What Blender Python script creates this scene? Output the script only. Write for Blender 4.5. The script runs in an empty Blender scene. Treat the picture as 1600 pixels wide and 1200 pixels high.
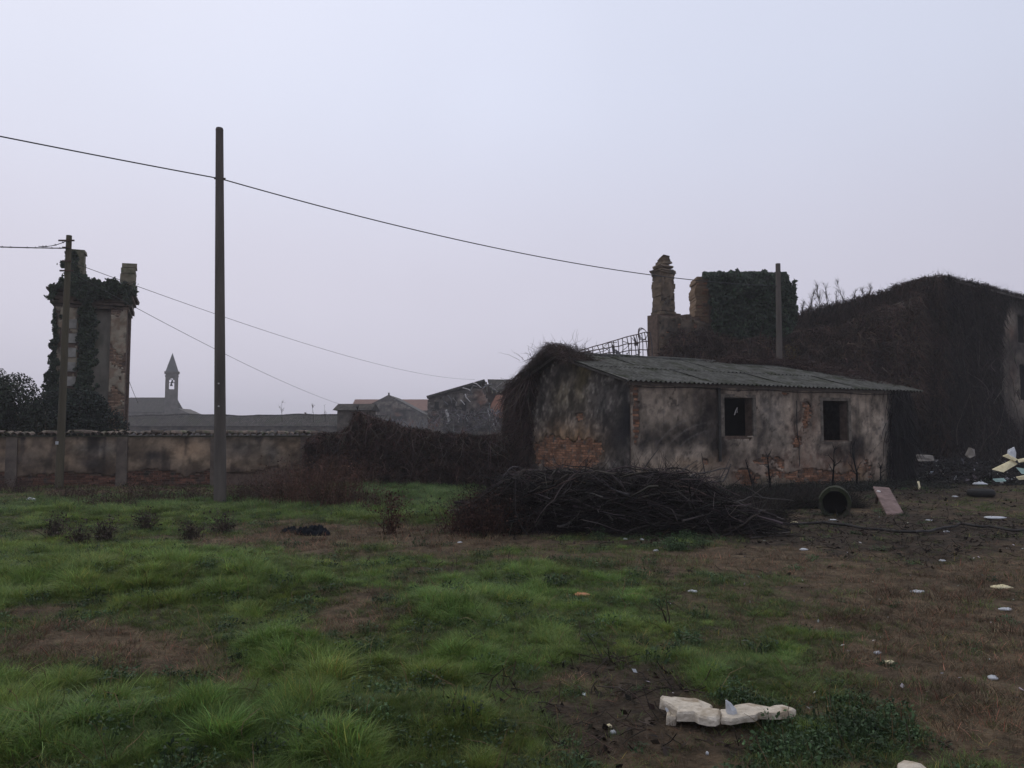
import bpy, math, random
import numpy as np
from mathutils import Vector, Matrix

# ------------------------------------------------------------------ camera, sky, sun, exposure
SC = bpy.context.scene
COL = SC.collection
F = 1250.0                       # focal length in photo pixels (1600 wide)
PITCH = math.atan(80 / 1250)
EYE = 1.65
CP, SP = math.cos(PITCH), math.sin(PITCH)
cam_data = bpy.data.cameras.new('camera')
cam = bpy.data.objects.new('camera', cam_data)
COL.objects.link(cam)
cam_data.sensor_width = 36
cam_data.lens = 36 * F / 1600
cam_data.clip_end = 3000
cam.location = (0, 0, EYE)
cam.rotation_euler = (math.pi / 2 + PITCH, 0, 0)
SC.camera = cam

world = bpy.data.worlds.new('World')
SC.world = world
world.use_nodes = True
SUN_EL, SUN_AZ = math.radians(48), math.radians(-35)
wn = world.node_tree.nodes; wl = world.node_tree.links
wn.clear()
w_out = wn.new('ShaderNodeOutputWorld'); w_bg = wn.new('ShaderNodeBackground')
w_tc = wn.new('ShaderNodeTexCoord'); w_sep = wn.new('ShaderNodeSeparateXYZ')
w_ramp = wn.new('ShaderNodeValToRGB')
w_ramp.color_ramp.interpolation = 'EASE'
els = w_ramp.color_ramp.elements
els[0].position = 0.0; els[0].color = (0.585, 0.57, 0.675, 1)
els[1].position = 0.75; els[1].color = (0.685, 0.745, 0.90, 1)
e = els.new(0.16); e.color = (0.625, 0.615, 0.735, 1)
e = els.new(0.42); e.color = (0.65, 0.685, 0.83, 1)
w_sky = wn.new('ShaderNodeTexSky'); w_sky.sky_type = 'NISHITA'; w_sky.sun_disc = False
w_sky.sun_elevation = SUN_EL; w_sky.sun_rotation = SUN_AZ; w_sky.dust_density = 6; w_sky.air_density = 2
w_scale = wn.new('ShaderNodeVectorMath'); w_scale.operation = 'SCALE'; w_scale.inputs[3].default_value = 0.08
w_mix = wn.new('ShaderNodeMix'); w_mix.data_type = 'RGBA'; w_mix.inputs[0].default_value = 0.06
# the fog is a little brighter towards the hidden sun (ahead and to the left)
w_dot = wn.new('ShaderNodeVectorMath'); w_dot.operation = 'DOT_PRODUCT'
w_dot.inputs[1].default_value = Vector((-0.42, 0.80, 0.42)).normalized()
w_map = wn.new('ShaderNodeMapRange'); w_map.inputs[1].default_value = 0.2; w_map.inputs[2].default_value = 1.0
w_map.inputs[3].default_value = 0.84; w_map.inputs[4].default_value = 1.06
w_noise = wn.new('ShaderNodeTexNoise'); w_noise.inputs['Scale'].default_value = 1.8; w_noise.inputs['Detail'].default_value = 3
w_nmap = wn.new('ShaderNodeMapRange'); w_nmap.inputs[3].default_value = 0.9; w_nmap.inputs[4].default_value = 1.1
w_mul = wn.new('ShaderNodeMath'); w_mul.operation = 'MULTIPLY'
wl.new(w_tc.outputs['Generated'], w_sep.inputs[0]); wl.new(w_sep.outputs['Z'], w_ramp.inputs[0])
wl.new(w_tc.outputs['Generated'], w_dot.inputs[0]); wl.new(w_dot.outputs['Value'], w_map.inputs[0])
wl.new(w_tc.outputs['Generated'], w_noise.inputs['Vector']); wl.new(w_noise.outputs[0], w_nmap.inputs[0])
wl.new(w_sky.outputs[0], w_scale.inputs[0])
wl.new(w_ramp.outputs[0], w_mix.inputs[6]); wl.new(w_scale.outputs[0], w_mix.inputs[7])
wl.new(w_mix.outputs[2], w_bg.inputs['Color'])
wl.new(w_map.outputs[0], w_mul.inputs[0]); wl.new(w_nmap.outputs[0], w_mul.inputs[1])
wl.new(w_mul.outputs[0], w_bg.inputs['Strength'])
wl.new(w_bg.outputs[0], w_out.inputs[0])

sun_data = bpy.data.lights.new('sun', 'SUN')
sun_data.energy = 0.7; sun_data.angle = math.radians(35); sun_data.color = (1, 0.9, 0.72)
sun = bpy.data.objects.new('sun', sun_data); COL.objects.link(sun)
sun.rotation_euler = (math.pi / 2 - SUN_EL, 0, -SUN_AZ + math.pi)
sun.location = (0, 0, 60)

SC.view_settings.view_transform = 'Standard'
SC.view_settings.look = 'None'
SC.view_settings.exposure = 0.1
SC.view_settings.gamma = 1.0
SC.view_settings.use_curve_mapping = False
SC.render.engine = 'CYCLES'
SC.cycles.use_denoising = True
SC.cycles.max_bounces = 5
SC.cycles.volume_bounces = 1
SC.cycles.transparent_max_bounces = 8

# ------------------------------------------------------------------ measuring helpers
rng = np.random.default_rng(7)
random.seed(7)
A = np.array


def proj(x, y, z):
    """photo pixel (1600 x 1200) of a world point"""
    zc = z - EYE
    fw = np.maximum(y * CP + zc * SP, 0.3)
    up = -y * SP + zc * CP
    return 800 + F * x / fw, 600 - F * up / fw


def ray(u, v):
    a = (u - 800) / F; b = (600 - v) / F
    return A([a, CP - b * SP, SP + b * CP])


def at(u, v, Y):
    d = ray(u, v)
    return A([0, 0, EYE]) + d * (Y / d[1])


def gnd(u, v, z=0.0):
    d = ray(u, v)
    return A([0, 0, EYE]) + d * ((z - EYE) / d[2])


def hsh(ix, iy, seed):
    h = (ix.astype(np.int64) * 374761393 + iy.astype(np.int64) * 668265263 + seed * 974634777) & 0xffffffff
    h = ((h ^ (h >> 13)) * 1274126177) & 0xffffffff
    h = (h ^ (h >> 16)) & 0xffffffff
    return h / 4294967295.0


def vnoise(x, y, seed=0):
    x = np.asarray(x, float); y = np.asarray(y, float)
    ix = np.floor(x); iy = np.floor(y)
    fx = x - ix; fy = y - iy
    fx = fx * fx * (3 - 2 * fx); fy = fy * fy * (3 - 2 * fy)
    a = hsh(ix, iy, seed); b = hsh(ix + 1, iy, seed); c = hsh(ix, iy + 1, seed); d = hsh(ix + 1, iy + 1, seed)
    return (a * (1 - fx) + b * fx) * (1 - fy) + (c * (1 - fx) + d * fx) * fy


def fbm(x, y, seed=0, octv=4):
    s = 0; a = 0.5; t = 0
    for k in range(octv):
        s = s + a * vnoise(np.asarray(x) * 2 ** k, np.asarray(y) * 2 ** k, seed + k * 17); t += a; a *= 0.5
    return s / t


def sstep(a, b, x):
    t = np.clip((x - a) / (b - a), 0, 1)
    return t * t * (3 - 2 * t)


def blobs(u, v, lst):
    r = np.zeros(np.broadcast(u, v).shape)
    for (bu, bv, ru, rv, w) in lst:
        r = r + w * np.exp(-(((u - bu) / ru) ** 2 + ((v - bv) / rv) ** 2))
    return r


# ------------------------------------------------------------------ terrain height
MOUNDS = []      # (x, y, rx, ry, h)
for (u, v, ru, h) in [(120, 905, 260, .10), (330, 900, 200, .12), (470, 925, 90, .12), (685, 950, 75, .12), (600, 1120, 230, .09),
                      (120, 1140, 260, .08), (1150, 1050, 110, .07), (250, 800, 300, .06), (600, 775, 140, .10), (650, 812, 90, .08),
                      (1420, 770, 120, .08), (420, 1000, 90, .06), (560, 860, 70, .05)]:
    g = gnd(u, v)
    rx = ru / F * g[1]
    MOUNDS.append((g[0], g[1], rx, max(0.45, rx * .45), h))


def H(x, y):
    x = np.asarray(x, float); y = np.asarray(y, float)
    z = (fbm(x * .35, y * .35, 3, 3) - .5) * .16 + (fbm(x * 1.6, y * 1.6, 9, 3) - .5) * .07
    for (mx, my, rx, ry, h) in MOUNDS:
        z = z + h * np.exp(-(((x - mx) / rx) ** 2 + ((y - my) / ry) ** 2))
    r = np.sqrt(x * x + y * y)
    return z * (1 - sstep(60, 90, r) * .8) * sstep(-6, 1, y + 6) - 0.03


def hz(x, y):
    return float(H(A([x]), A([y]))[0])


# ------------------------------------------------------------------ materials
MATS = {}


def mat(name, c1=(.3, .3, .3), c2=None, scale=4.0, rough=.9, bump=.3, attr=False, stretch=(1, 1, 1), rnd=0.0, spec=.25,
        c3=None, s3=1.0, detail=8, dist=.02, metal=0.0, trans=0.0, lo=.35, hi=.65, pos=False):
    if name in MATS:
        return MATS[name]
    m = bpy.data.materials.new(name); m.use_nodes = True
    n = m.node_tree.nodes; l = m.node_tree.links
    b = n['Principled BSDF']
    b.inputs['Roughness'].default_value = rough
    b.inputs['Specular IOR Level'].default_value = spec
    b.inputs['Metallic'].default_value = metal
    tc = n.new('ShaderNodeTexCoord'); mp = n.new('ShaderNodeMapping')
    mp.inputs['Scale'].default_value = stretch
    if pos:
        gm = n.new('ShaderNodeNewGeometry'); l.new(gm.outputs['Position'], mp.inputs[0])
    else:
        l.new(tc.outputs['Object'], mp.inputs[0])
    nz = n.new('ShaderNodeTexNoise'); nz.inputs['Scale'].default_value = scale; nz.inputs['Detail'].default_value = detail
    nz.inputs['Roughness'].default_value = .65
    l.new(mp.outputs[0], nz.inputs['Vector'])
    mr = n.new('ShaderNodeMapRange'); mr.inputs[1].default_value = lo; mr.inputs[2].default_value = hi
    l.new(nz.outputs[0], mr.inputs[0])
    mx = n.new('ShaderNodeMix'); mx.data_type = 'RGBA'
    l.new(mr.outputs[0], mx.inputs[0])
    c2 = c2 or tuple(x * .7 for x in c1)
    if attr:
        at_ = n.new('ShaderNodeAttribute'); at_.attribute_name = 'col'
        dk = n.new('ShaderNodeMix'); dk.data_type = 'RGBA'; dk.blend_type = 'MULTIPLY'; dk.inputs[0].default_value = 1
        lt = n.new('ShaderNodeMix'); lt.data_type = 'RGBA'; lt.blend_type = 'MULTIPLY'; lt.inputs[0].default_value = 1
        dk.inputs[7].default_value = (*c1, 1); lt.inputs[7].default_value = (*c2, 1)
        l.new(at_.outputs['Color'], dk.inputs[6]); l.new(at_.outputs['Color'], lt.inputs[6])
        l.new(dk.outputs[2], mx.inputs[6]); l.new(lt.outputs[2], mx.inputs[7])
    else:
        mx.inputs[6].default_value = (*c1, 1); mx.inputs[7].default_value = (*c2, 1)
    out = mx.outputs[2]
    if c3:
        nz3 = n.new('ShaderNodeTexNoise'); nz3.inputs['Scale'].default_value = s3; nz3.inputs['Detail'].default_value = 6
        l.new(mp.outputs[0], nz3.inputs['Vector'])
        mr3 = n.new('ShaderNodeMapRange'); mr3.inputs[1].default_value = .5; mr3.inputs[2].default_value = .68
        l.new(nz3.outputs[0], mr3.inputs[0])
        m3 = n.new('ShaderNodeMix'); m3.data_type = 'RGBA'; m3.inputs[7].default_value = (*c3, 1)
        l.new(mr3.outputs[0], m3.inputs[0]); l.new(out, m3.inputs[6]); out = m3.outputs[2]
    if rnd:
        oi = n.new('ShaderNodeObjectInfo'); hs = n.new('ShaderNodeHueSaturation')
        r1 = n.new('ShaderNodeMapRange'); r1.inputs[3].default_value = 1 - rnd; r1.inputs[4].default_value = 1 + rnd
        l.new(oi.outputs['Random'], r1.inputs[0]); l.new(r1.outputs[0], hs.inputs['Value']); l.new(out, hs.inputs['Color'])
        out = hs.outputs[0]
    l.new(out, b.inputs['Base Color'])
    if bump:
        bp = n.new('ShaderNodeBump'); bp.inputs['Strength'].default_value = bump; bp.inputs['Distance'].default_value = dist
        nb = n.new('ShaderNodeTexNoise'); nb.inputs['Scale'].default_value = scale * 5; nb.inputs['Detail'].default_value = 5
        l.new(mp.outputs[0], nb.inputs['Vector']); l.new(nb.outputs[0], bp.inputs['Height'])
        l.new(bp.outputs[0], b.inputs['Normal'])
    MATS[name] = m
    return m


def inst_mat(name, rough=.75, trans=.3):
    """leaf or blade material whose colour is the scattered plant's own tint"""
    m = bpy.data.materials.new(name); m.use_nodes = True
    n = m.node_tree.nodes; l = m.node_tree.links
    b = n['Principled BSDF']; b.inputs['Roughness'].default_value = rough; b.inputs['Specular IOR Level'].default_value = .2
    a = n.new('ShaderNodeAttribute'); a.attribute_type = 'INSTANCER'; a.attribute_name = 'tint'
    c = n.new('ShaderNodeAttribute'); c.attribute_name = 'col'
    mm = n.new('ShaderNodeMix'); mm.data_type = 'RGBA'; mm.blend_type = 'MULTIPLY'; mm.inputs[0].default_value = 1
    l.new(a.outputs['Color'], mm.inputs[6]); l.new(c.outputs['Color'], mm.inputs[7]); l.new(mm.outputs[2], b.inputs['Base Color'])
    t = n.new('ShaderNodeBsdfTranslucent'); ms = n.new('ShaderNodeMixShader'); ms.inputs[0].default_value = trans
    l.new(mm.outputs[2], t.inputs['Color']); l.new(b.outputs[0], ms.inputs[1]); l.new(t.outputs[0], ms.inputs[2])
    l.new(ms.outputs[0], n['Material Output'].inputs[0])
    return m


M_VEG = mat('dry_stem', (.75, .75, .75), (1.25, 1.25, 1.25), 3, .9, 0, attr=True, spec=.12)
M_LEAF = mat('leaf', (.7, .7, .7), (1.3, 1.3, 1.3), 1.5, .7, 0, attr=True, spec=.25)
M_PLASTER = mat('old_plaster', (.62, .62, .62), (1.28, 1.26, 1.24), 2.6, .95, .5, attr=True, spec=.1, dist=.03)
M_MORTAR = mat('mortar_and_brick_core', (.085, .062, .05), (.16, .115, .09), 6, .95, .6, spec=.1)
M_BRICK = mat('brick', (.19, .09, .052), (.31, .17, .105), 9, .92, .5, rnd=.45, spec=.12, c3=(.12, .105, .09), s3=5, pos=True)
M_DIRTY_BRICK = mat('dirty_brick', (.075, .042, .032), (.17, .08, .052), 9, .92, .5, rnd=.5, spec=.12, c3=(.05, .05, .042), s3=3, pos=True)
M_TILE = mat('clay_roof_tile', (.085, .068, .055), (.2, .15, .12), 9, .9, .4, rnd=.5, c3=(.07, .085, .045), s3=4, pos=True)
M_SHEET = mat('mossy_fibre_cement', (.042, .042, .036), (.12, .118, .108), 3.2, .9, .5, rnd=.08, spec=.1, c3=(.033, .037, .022), s3=2.0, lo=.32, hi=.68, pos=True)
M_CONC = mat('weathered_concrete', (.07, .06, .053), (.125, .107, .093), 3, .9, .4, stretch=(1, 1, .15))
M_WOOD = mat('weathered_wood', (.06, .052, .035), (.1, .085, .055), 4, .9, .5, stretch=(1, 1, .1))
M_DARK = mat('dark_interior', (.012, .011, .011), (.02, .018, .018), 2, .95, 0)
M_RUST = mat('rusty_iron', (.05, .035, .03), (.1, .06, .045), 12, .8, .3)
M_METAL = mat('bare_grey_steel', (.1, .1, .11), (.2, .2, .21), 7, .6, .2, metal=.3)
M_WIRE = mat('black_cable', (.02, .02, .022), (.035, .035, .035), 5, .6, 0)
M_FARROOF = mat('far_tile_roof', (.022, .02, .019), (.085, .075, .066), 2.2, .95, .3, stretch=(1.5, .5, .5), c3=(.045, .045, .032), s3=.7, spec=.03)
M_REDROOF = mat('red_tile_roof', (.15, .085, .065), (.21, .12, .095), 1.5, .95, .3)
M_FARWALL = mat('far_plaster_wall', (.05, .044, .04), (.15, .128, .108), 1.3, .95, .3, c3=(.04, .036, .034), s3=.6)
M_GREYWALL = mat('grey_mossy_wall', (.085, .08, .07), (.16, .15, .125), 1.2, .95, .5, c3=(.06, .065, .05), s3=.7)
M_PINK = mat('pink_plaster', (.34, .15, .1), (.42, .21, .14), 1.3, .95, .2)
M_BONE = mat('bleached_timber', (.4, .38, .37), (.6, .57, .55), 4, .9, .2)
M_FOAM = mat('weathered_foam_board', (.4, .345, .27), (.66, .59, .49), 11, .95, .7, spec=.1, c3=(.3, .24, .17), s3=9, dist=.015)
M_WHITE = mat('dirty_white_plastic', (.36, .37, .38), (.55, .56, .58), 9, .6, .2)
M_BLACK = mat('black_plastic_sheet', (.004, .005, .007), (.010, .012, .016), 6, .85, .3, spec=.05)
M_PALEGREEN = mat('pale_green_board', (.2, .3, .27), (.3, .4, .36), 4, .8, .2)
M_YELLOW = mat('yellowed_foam', (.55, .47, .28), (.72, .64, .42), 6, .9, .3)
M_ORANGE = mat('orange_rag', (.55, .2, .1), (.62, .3, .18), 12, .9, .3)
M_PANEL = mat('rusty_pink_panel', (.12, .075, .065), (.2, .135, .12), 5, .7, .3, c3=(.09, .055, .05), s3=4)
M_MOSS = mat('mossy_concrete', (.015, .019, .009), (.032, .038, .015), 14, .95, .8, c3=(.05, .045, .035), s3=4)


# ------------------------------------------------------------------ mesh helpers
def mesh_np(name, V, Q=None, T=None, m=None, parent=None, col=None, smooth=False, loc=None, kind=None, link=True):
    """V (n,3) in world coordinates; quads Q, triangles T"""
    V = np.asarray(V, np.float32)
    loc = A(parent.location) if (loc is None and parent is not None) else (A([0, 0, 0]) if loc is None else A(loc))
    V = V - loc.astype(np.float32)
    loops = []; starts = []; tot = 0
    if Q is not None and len(Q):
        Q = np.asarray(Q, np.int32); loops.append(Q.ravel()); starts.append(np.arange(len(Q)) * 4); tot = len(Q) * 4
    if T is not None and len(T):
        T = np.asarray(T, np.int32); loops.append(T.ravel()); starts.append(tot + np.arange(len(T)) * 3)
    loops = np.concatenate(loops).astype(np.int32); starts = np.concatenate(starts).astype(np.int32)
    me = bpy.data.meshes.new(name)
    me.vertices.add(len(V)); me.vertices.foreach_set('co', V.ravel())
    me.loops.add(len(loops)); me.loops.foreach_set('vertex_index', loops)
    me.polygons.add(len(starts)); me.polygons.foreach_set('loop_start', starts)
    if smooth:
        me.polygons.foreach_set('use_smooth', np.ones(len(starts), bool))
    me.update(calc_edges=True)
    if col is not None:
        c = np.ones((len(V), 4), np.float32); c[:, :3] = col
        ca = me.color_attributes.new('col', 'FLOAT_COLOR', 'POINT'); ca.data.foreach_set('color', c.ravel())
    if m: me.materials.append(m)
    o = bpy.data.objects.new(name, me)
    if link: COL.objects.link(o)
    if parent is not None:
        o.parent = parent
    else:
        o.location = loc
    if kind: o['kind'] = kind
    return o


class MB:
    def __init__(s): s.v = []; s.f = []
    def add(s, vs, fs):
        k = len(s.v); s.v += [tuple(map(float, p)) for p in vs]; s.f += [tuple(k + i for i in f) for f in fs]
    def box(s, o, ex, ey, a0, a1, b0, b1, z0, z1, jit=0):
        o = A(o, float); ex = A(ex, float); ey = A(ey, float)
        vs = []
        for z in (z0, z1):
            for (a, b) in ((a0, b0), (a1, b0), (a1, b1), (a0, b1)):
                p = o + ex * a + ey * b + A([0, 0, z])
                if jit: p = p + rng.normal(0, jit, 3)
                vs.append(p)
        s.add(vs, [(3, 2, 1, 0), (4, 5, 6, 7), (0, 1, 5, 4), (1, 2, 6, 5), (2, 3, 7, 6), (3, 0, 4, 7)])
    def prism(s, pts, d):
        """closed polygon pts (3d, planar) pushed along vector d"""
        n = len(pts); pts = [A(p, float) for p in pts]; d = A(d, float)
        s.add(pts + [p + d for p in pts], [tuple(range(n))[::-1], tuple(range(n, 2 * n))] + [(i, (i + 1) % n, n + (i + 1) % n, n + i) for i in range(n)])
    def tube(s, pts, r, sides=8, cap=True):
        pts = [A(p, float) for p in pts]; n = len(pts)
        rs = r if hasattr(r, '__len__') else [r] * n
        vs = []; fs = []
        ref = A([0, 0, 1.]) if abs((pts[-1] - pts[0])[2]) < .9 * np.linalg.norm(pts[-1] - pts[0]) else A([1., 0, 0])
        for i, p in enumerate(pts):
            t = pts[min(i + 1, n - 1)] - pts[max(i - 1, 0)]; t = t / (np.linalg.norm(t) + 1e-9)
            a = np.cross(t, ref); a /= np.linalg.norm(a) + 1e-9; b = np.cross(t, a)
            for k in range(sides):
                w = 2 * math.pi * k / sides
                vs.append(p + rs[i] * (a * math.cos(w) + b * math.sin(w)))
        for i in range(n - 1):
            for k in range(sides):
                k2 = (k + 1) % sides
                fs.append((i * sides + k, i * sides + k2, (i + 1) * sides + k2, (i + 1) * sides + k))
        if cap:
            fs.append(tuple(range(sides))[::-1]); fs.append(tuple((n - 1) * sides + k for k in range(sides)))
        s.add(vs, fs)
    def build(s, name, m, parent=None, smooth=False, loc=None, kind=None):
        loc = A(parent.location) if parent is not None else (A([0, 0, 0.]) if loc is None else A(loc))
        me = bpy.data.meshes.new(name)
        me.from_pydata([tuple(A(p) - loc) for p in s.v], [], s.f)
        if smooth:
            me.polygons.foreach_set('use_smooth', [True] * len(me.polygons))
        me.materials.append(m); me.update()
        o = bpy.data.objects.new(name, me); COL.objects.link(o)
        if parent is not None: o.parent = parent
        else: o.location = loc
        if kind: o['kind'] = kind
        return o


def tag(o, label, cat, group=None):
    o['label'] = label; o['category'] = cat
    if group: o['group'] = group
    return o


def thing(name, label, cat, loc, group=None):
    o = bpy.data.objects.new(name, None); COL.objects.link(o); o.location = tuple(map(float, loc)); o.empty_display_size = .3
    return tag(o, label, cat, group)


def jcol(n, base, var=.25, hue=.06):
    """per-piece colour jitter"""
    base = A(base, float)
    k = rng.normal(1, var, (n, 1)).clip(.4, 1.9)
    return (base * k * rng.normal(1, hue, (n, 3)).clip(.7, 1.3)).clip(.002, 1)


def unit(v): return v / (np.linalg.norm(v, axis=-1, keepdims=True) + 1e-9)


def strands(P, D, L, W, segs=3, droop=0.0, wob=.06):
    """ribbons: returns V, Q and per-strand vertex count"""
    n = len(P); D = unit(np.asarray(D, float)); L = np.broadcast_to(L, (n,)); W = np.broadcast_to(W, (n,))
    side = unit(np.cross(D, rng.normal(0, 1, (n, 3))))
    K = segs + 1
    ts = np.linspace(0, 1, K)
    V = np.zeros((n, K, 2, 3))
    off = np.zeros((n, 3))
    for k, t in enumerate(ts):
        if k: off = off + rng.normal(0, 1, (n, 3)) * (wob * L / segs)[:, None]
        c = P + D * (L * t)[:, None] + off
        c[:, 2] -= droop * L * t * t
        w = (W * (1 - t * .75))[:, None]
        V[:, k, 0] = c - side * w; V[:, k, 1] = c + side * w
    base = (np.arange(n) * K * 2)[:, None, None]
    kk = (np.arange(segs) * 2)[None, :, None]
    Q = base + kk + A([0, 1, 3, 2])[None, None, :]
    return V.reshape(-1, 3), Q.reshape(-1, 4), K * 2


def leaves(P, size, flat=0.0, nrm=None):
    n = len(P); size = np.broadcast_to(size, (n,))[:, None]
    a = unit(rng.normal(0, 1, (n, 3)))
    nn = rng.normal(0, 1, (n, 3)) if nrm is None else rng.normal(0, .6, (n, 3)) + nrm
    if flat: nn[:, 2] += flat
    nn = unit(nn)
    a = unit(a - nn * np.sum(a * nn, 1, keepdims=True)); b = np.cross(nn, a)
    V = np.stack([P - a * size, P + b * size * .55 + nn * size * .12, P + a * size, P - b * size * .55 + nn * size * .12], 1)
    Q = (np.arange(n) * 4)[:, None] + np.arange(4)[None]
    return V.reshape(-1, 3), Q, 4


def tubes(C, R, sides=3):
    """C (n,k,3) centre lines, R (n,k)"""
    n, K, _ = C.shape
    t = np.zeros_like(C); t[:, 1:-1] = C[:, 2:] - C[:, :-2]; t[:, 0] = C[:, 1] - C[:, 0]; t[:, -1] = C[:, -1] - C[:, -2]
    t = unit(t); ref = unit(rng.normal(0, 1, (n, 1, 3)))
    a = unit(np.cross(t, ref)); b = np.cross(t, a)
    V = np.zeros((n, K, sides, 3))
    for s in range(sides):
        w = 2 * math.pi * s / sides
        V[:, :, s] = C + R[..., None] * (a * math.cos(w) + b * math.sin(w))
    q = []
    for k in range(K - 1):
        for s in range(sides):
            s2 = (s + 1) % sides
            q.append([k * sides + s, k * sides + s2, (k + 1) * sides + s2, (k + 1) * sides + s])
    Q = (np.arange(n) * K * sides)[:, None, None] + A(q)[None]
    return V.reshape(-1, 3), Q.reshape(-1, 4), K * sides


def rep(col, k): return np.repeat(col, k, axis=0)


def wander(P0, D, L, K=5, wob=.12, droop=0.0):
    n = len(P0); D = unit(np.asarray(D, float)); L = np.broadcast_to(L, (n,))
    C = np.zeros((n, K, 3)); C[:, 0] = P0; d = D.copy()
    for k in range(1, K):
        d = unit(d + rng.normal(0, wob, (n, 3)) - A([0, 0, droop]))
        C[:, k] = C[:, k - 1] + d * (L / (K - 1))[:, None]
    return C


class Bundle:
    """collects numpy ribbons, leaves and tubes with colours into one mesh"""
    def __init__(s): s.V = []; s.Q = []; s.C = []; s.n = 0
    def add(s, VQk, col):
        V, Q, k = VQk
        s.V.append(V); s.Q.append(Q + s.n); s.C.append(rep(col, k)); s.n += len(V)
    def build(s, name, m, parent=None, loc=None, kind=None, smooth=False):
        return mesh_np(name, np.concatenate(s.V), Q=np.concatenate(s.Q), m=m, parent=parent, col=np.concatenate(s.C), loc=loc, kind=kind, smooth=smooth)


def place(me, parent, name, p, rot):
    o = bpy.data.objects.new(name, me); COL.objects.link(o)
    o.parent = parent
    o.location = tuple(A(p) - A(parent.location)); o.rotation_euler = rot
    return o


def brick_meshes(m, n=5, L=.24, Hh=.058, D=.05):
    out = []
    for i in range(n):
        b = MB(); b.box((0, 0, 0), (1, 0, 0), (0, 1, 0), -L / 2, L / 2, -D / 2, D / 2, -Hh / 2, Hh / 2, jit=.004)
        me = bpy.data.meshes.new('brick'); me.from_pydata(b.v, [], b.f); me.materials.append(m); out.append(me)
    return out


BRICKS = brick_meshes(M_BRICK); DBRICKS = brick_meshes(M_DIRTY_BRICK)
M_PALEBRICK = mat('pale_worn_brick', (.17, .105, .07), (.29, .2, .14), 7, .92, .5, rnd=.35, spec=.1, c3=(.2, .18, .14), s3=2.5, pos=True)
PBRICKS = brick_meshes(M_PALEBRICK)


def brick_field(parent, O, ex, s0, s1, z0, z1, mask, meshes, cap=300, front=.0):
    """bricks standing 1 cm proud of the wall plane O + ex*s; past the cap they are joined into one part"""
    O = A(O, float); ex = A(ex, float); nrm = A([ex[1], -ex[0], 0.])
    ang = math.atan2(ex[1], ex[0]); spots = []
    row = 0; z = z0 + .035
    while z < z1:
        s = s0 + (.13 if row % 2 else 0)
        while s < s1:
            if mask(s, z): spots.append((s, z))
            s += .262
        z += .072; row += 1
    random.shuffle(spots)
    rest = MB()
    for i, (s, z) in enumerate(spots):
        p = O + ex * s + A([0, 0, z]) + nrm * (front + random.uniform(-.016, .004))
        if i < cap:
            place(random.choice(meshes), parent, 'brick', p, (random.gauss(0, .01), 0, ang + random.gauss(0, .012)))
        else:
            rest.box(p, ex, nrm, -.12, .12, -.025, .025, -.029, .029, jit=.003)
    if rest.v: rest.build('brickwork', meshes[0].materials[0], parent, kind='stuff')
    return len(spots)


def sheet(parent, name, O, ex, s0, s1, z0, z1, keep, colour, cell=.06, thick=.03, front=.03, relief=.012, m=None, kind=None):
    """a coat of plaster: a fine grid with real thickness, missing where keep() is false"""
    O = A(O, float); ex = A(ex, float); nrm = A([ex[1], -ex[0], 0.])
    ns = int(round((s1 - s0) / cell)); nz_ = int(round((z1 - z0) / cell))
    S, Z = np.meshgrid(np.linspace(s0, s1, ns + 1), np.linspace(z0, z1, nz_ + 1), indexing='ij')
    Sc = (S[:-1, :-1] + S[1:, 1:]) / 2; Zc = (Z[:-1, :-1] + Z[1:, 1:]) / 2
    K = keep(Sc, Zc)
    js = (fbm(S * 14, Z * 14, 5, 2) - .5) * cell * .9; jz = (fbm(S * 14, Z * 14, 6, 2) - .5) * cell * .9
    inn = np.zeros_like(S); inn[1:-1, 1:-1] = 1
    S2 = S + js * inn; Z2 = Z + jz * inn
    d = front + (fbm(S * 3, Z * 3, 7, 4) - .5) * relief * 2
    Vf = O + ex * S2[..., None] + A([0, 0, 1.]) * Z2[..., None] + nrm * d[..., None]
    Vb = O + ex * S2[..., None] + A([0, 0, 1.]) * Z2[..., None] + nrm * (front - thick)
    n = S.size; idx = np.arange(n).reshape(S.shape)
    a, b, c, e_ = idx[:-1, :-1], idx[1:, :-1], idx[1:, 1:], idx[:-1, 1:]
    Q = [np.stack([a, b, c, e_], -1)[K]]
    Kp = np.pad(K, 1)
    for (dx, dy, p, q) in ((1, 0, b, c), (-1, 0, e_, a), (0, 1, c, e_), (0, -1, a, b)):
        nb = Kp[1 + dx:1 + dx + K.shape[0], 1 + dy:1 + dy + K.shape[1]]
        edge = K & ~nb
        Q.append(np.stack([q, p, p + n, q + n], -1)[edge])
    V = np.concatenate([Vf.reshape(-1, 3), Vb.reshape(-1, 3)])
    W = Vf.reshape(-1, 3)
    u, v = proj(W[:, 0], W[:, 1], W[:, 2])
    cc = colour(u, v, S.ravel(), Z.ravel())
    return mesh_np(name, V, Q=np.concatenate(Q), m=m or M_PLASTER, parent=parent, col=np.concatenate([cc, cc]), kind=kind)


def mixc(c, d, t):
    t = np.clip(t, 0, 1)[:, None]
    return c * (1 - t) + A(d) * t


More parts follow.
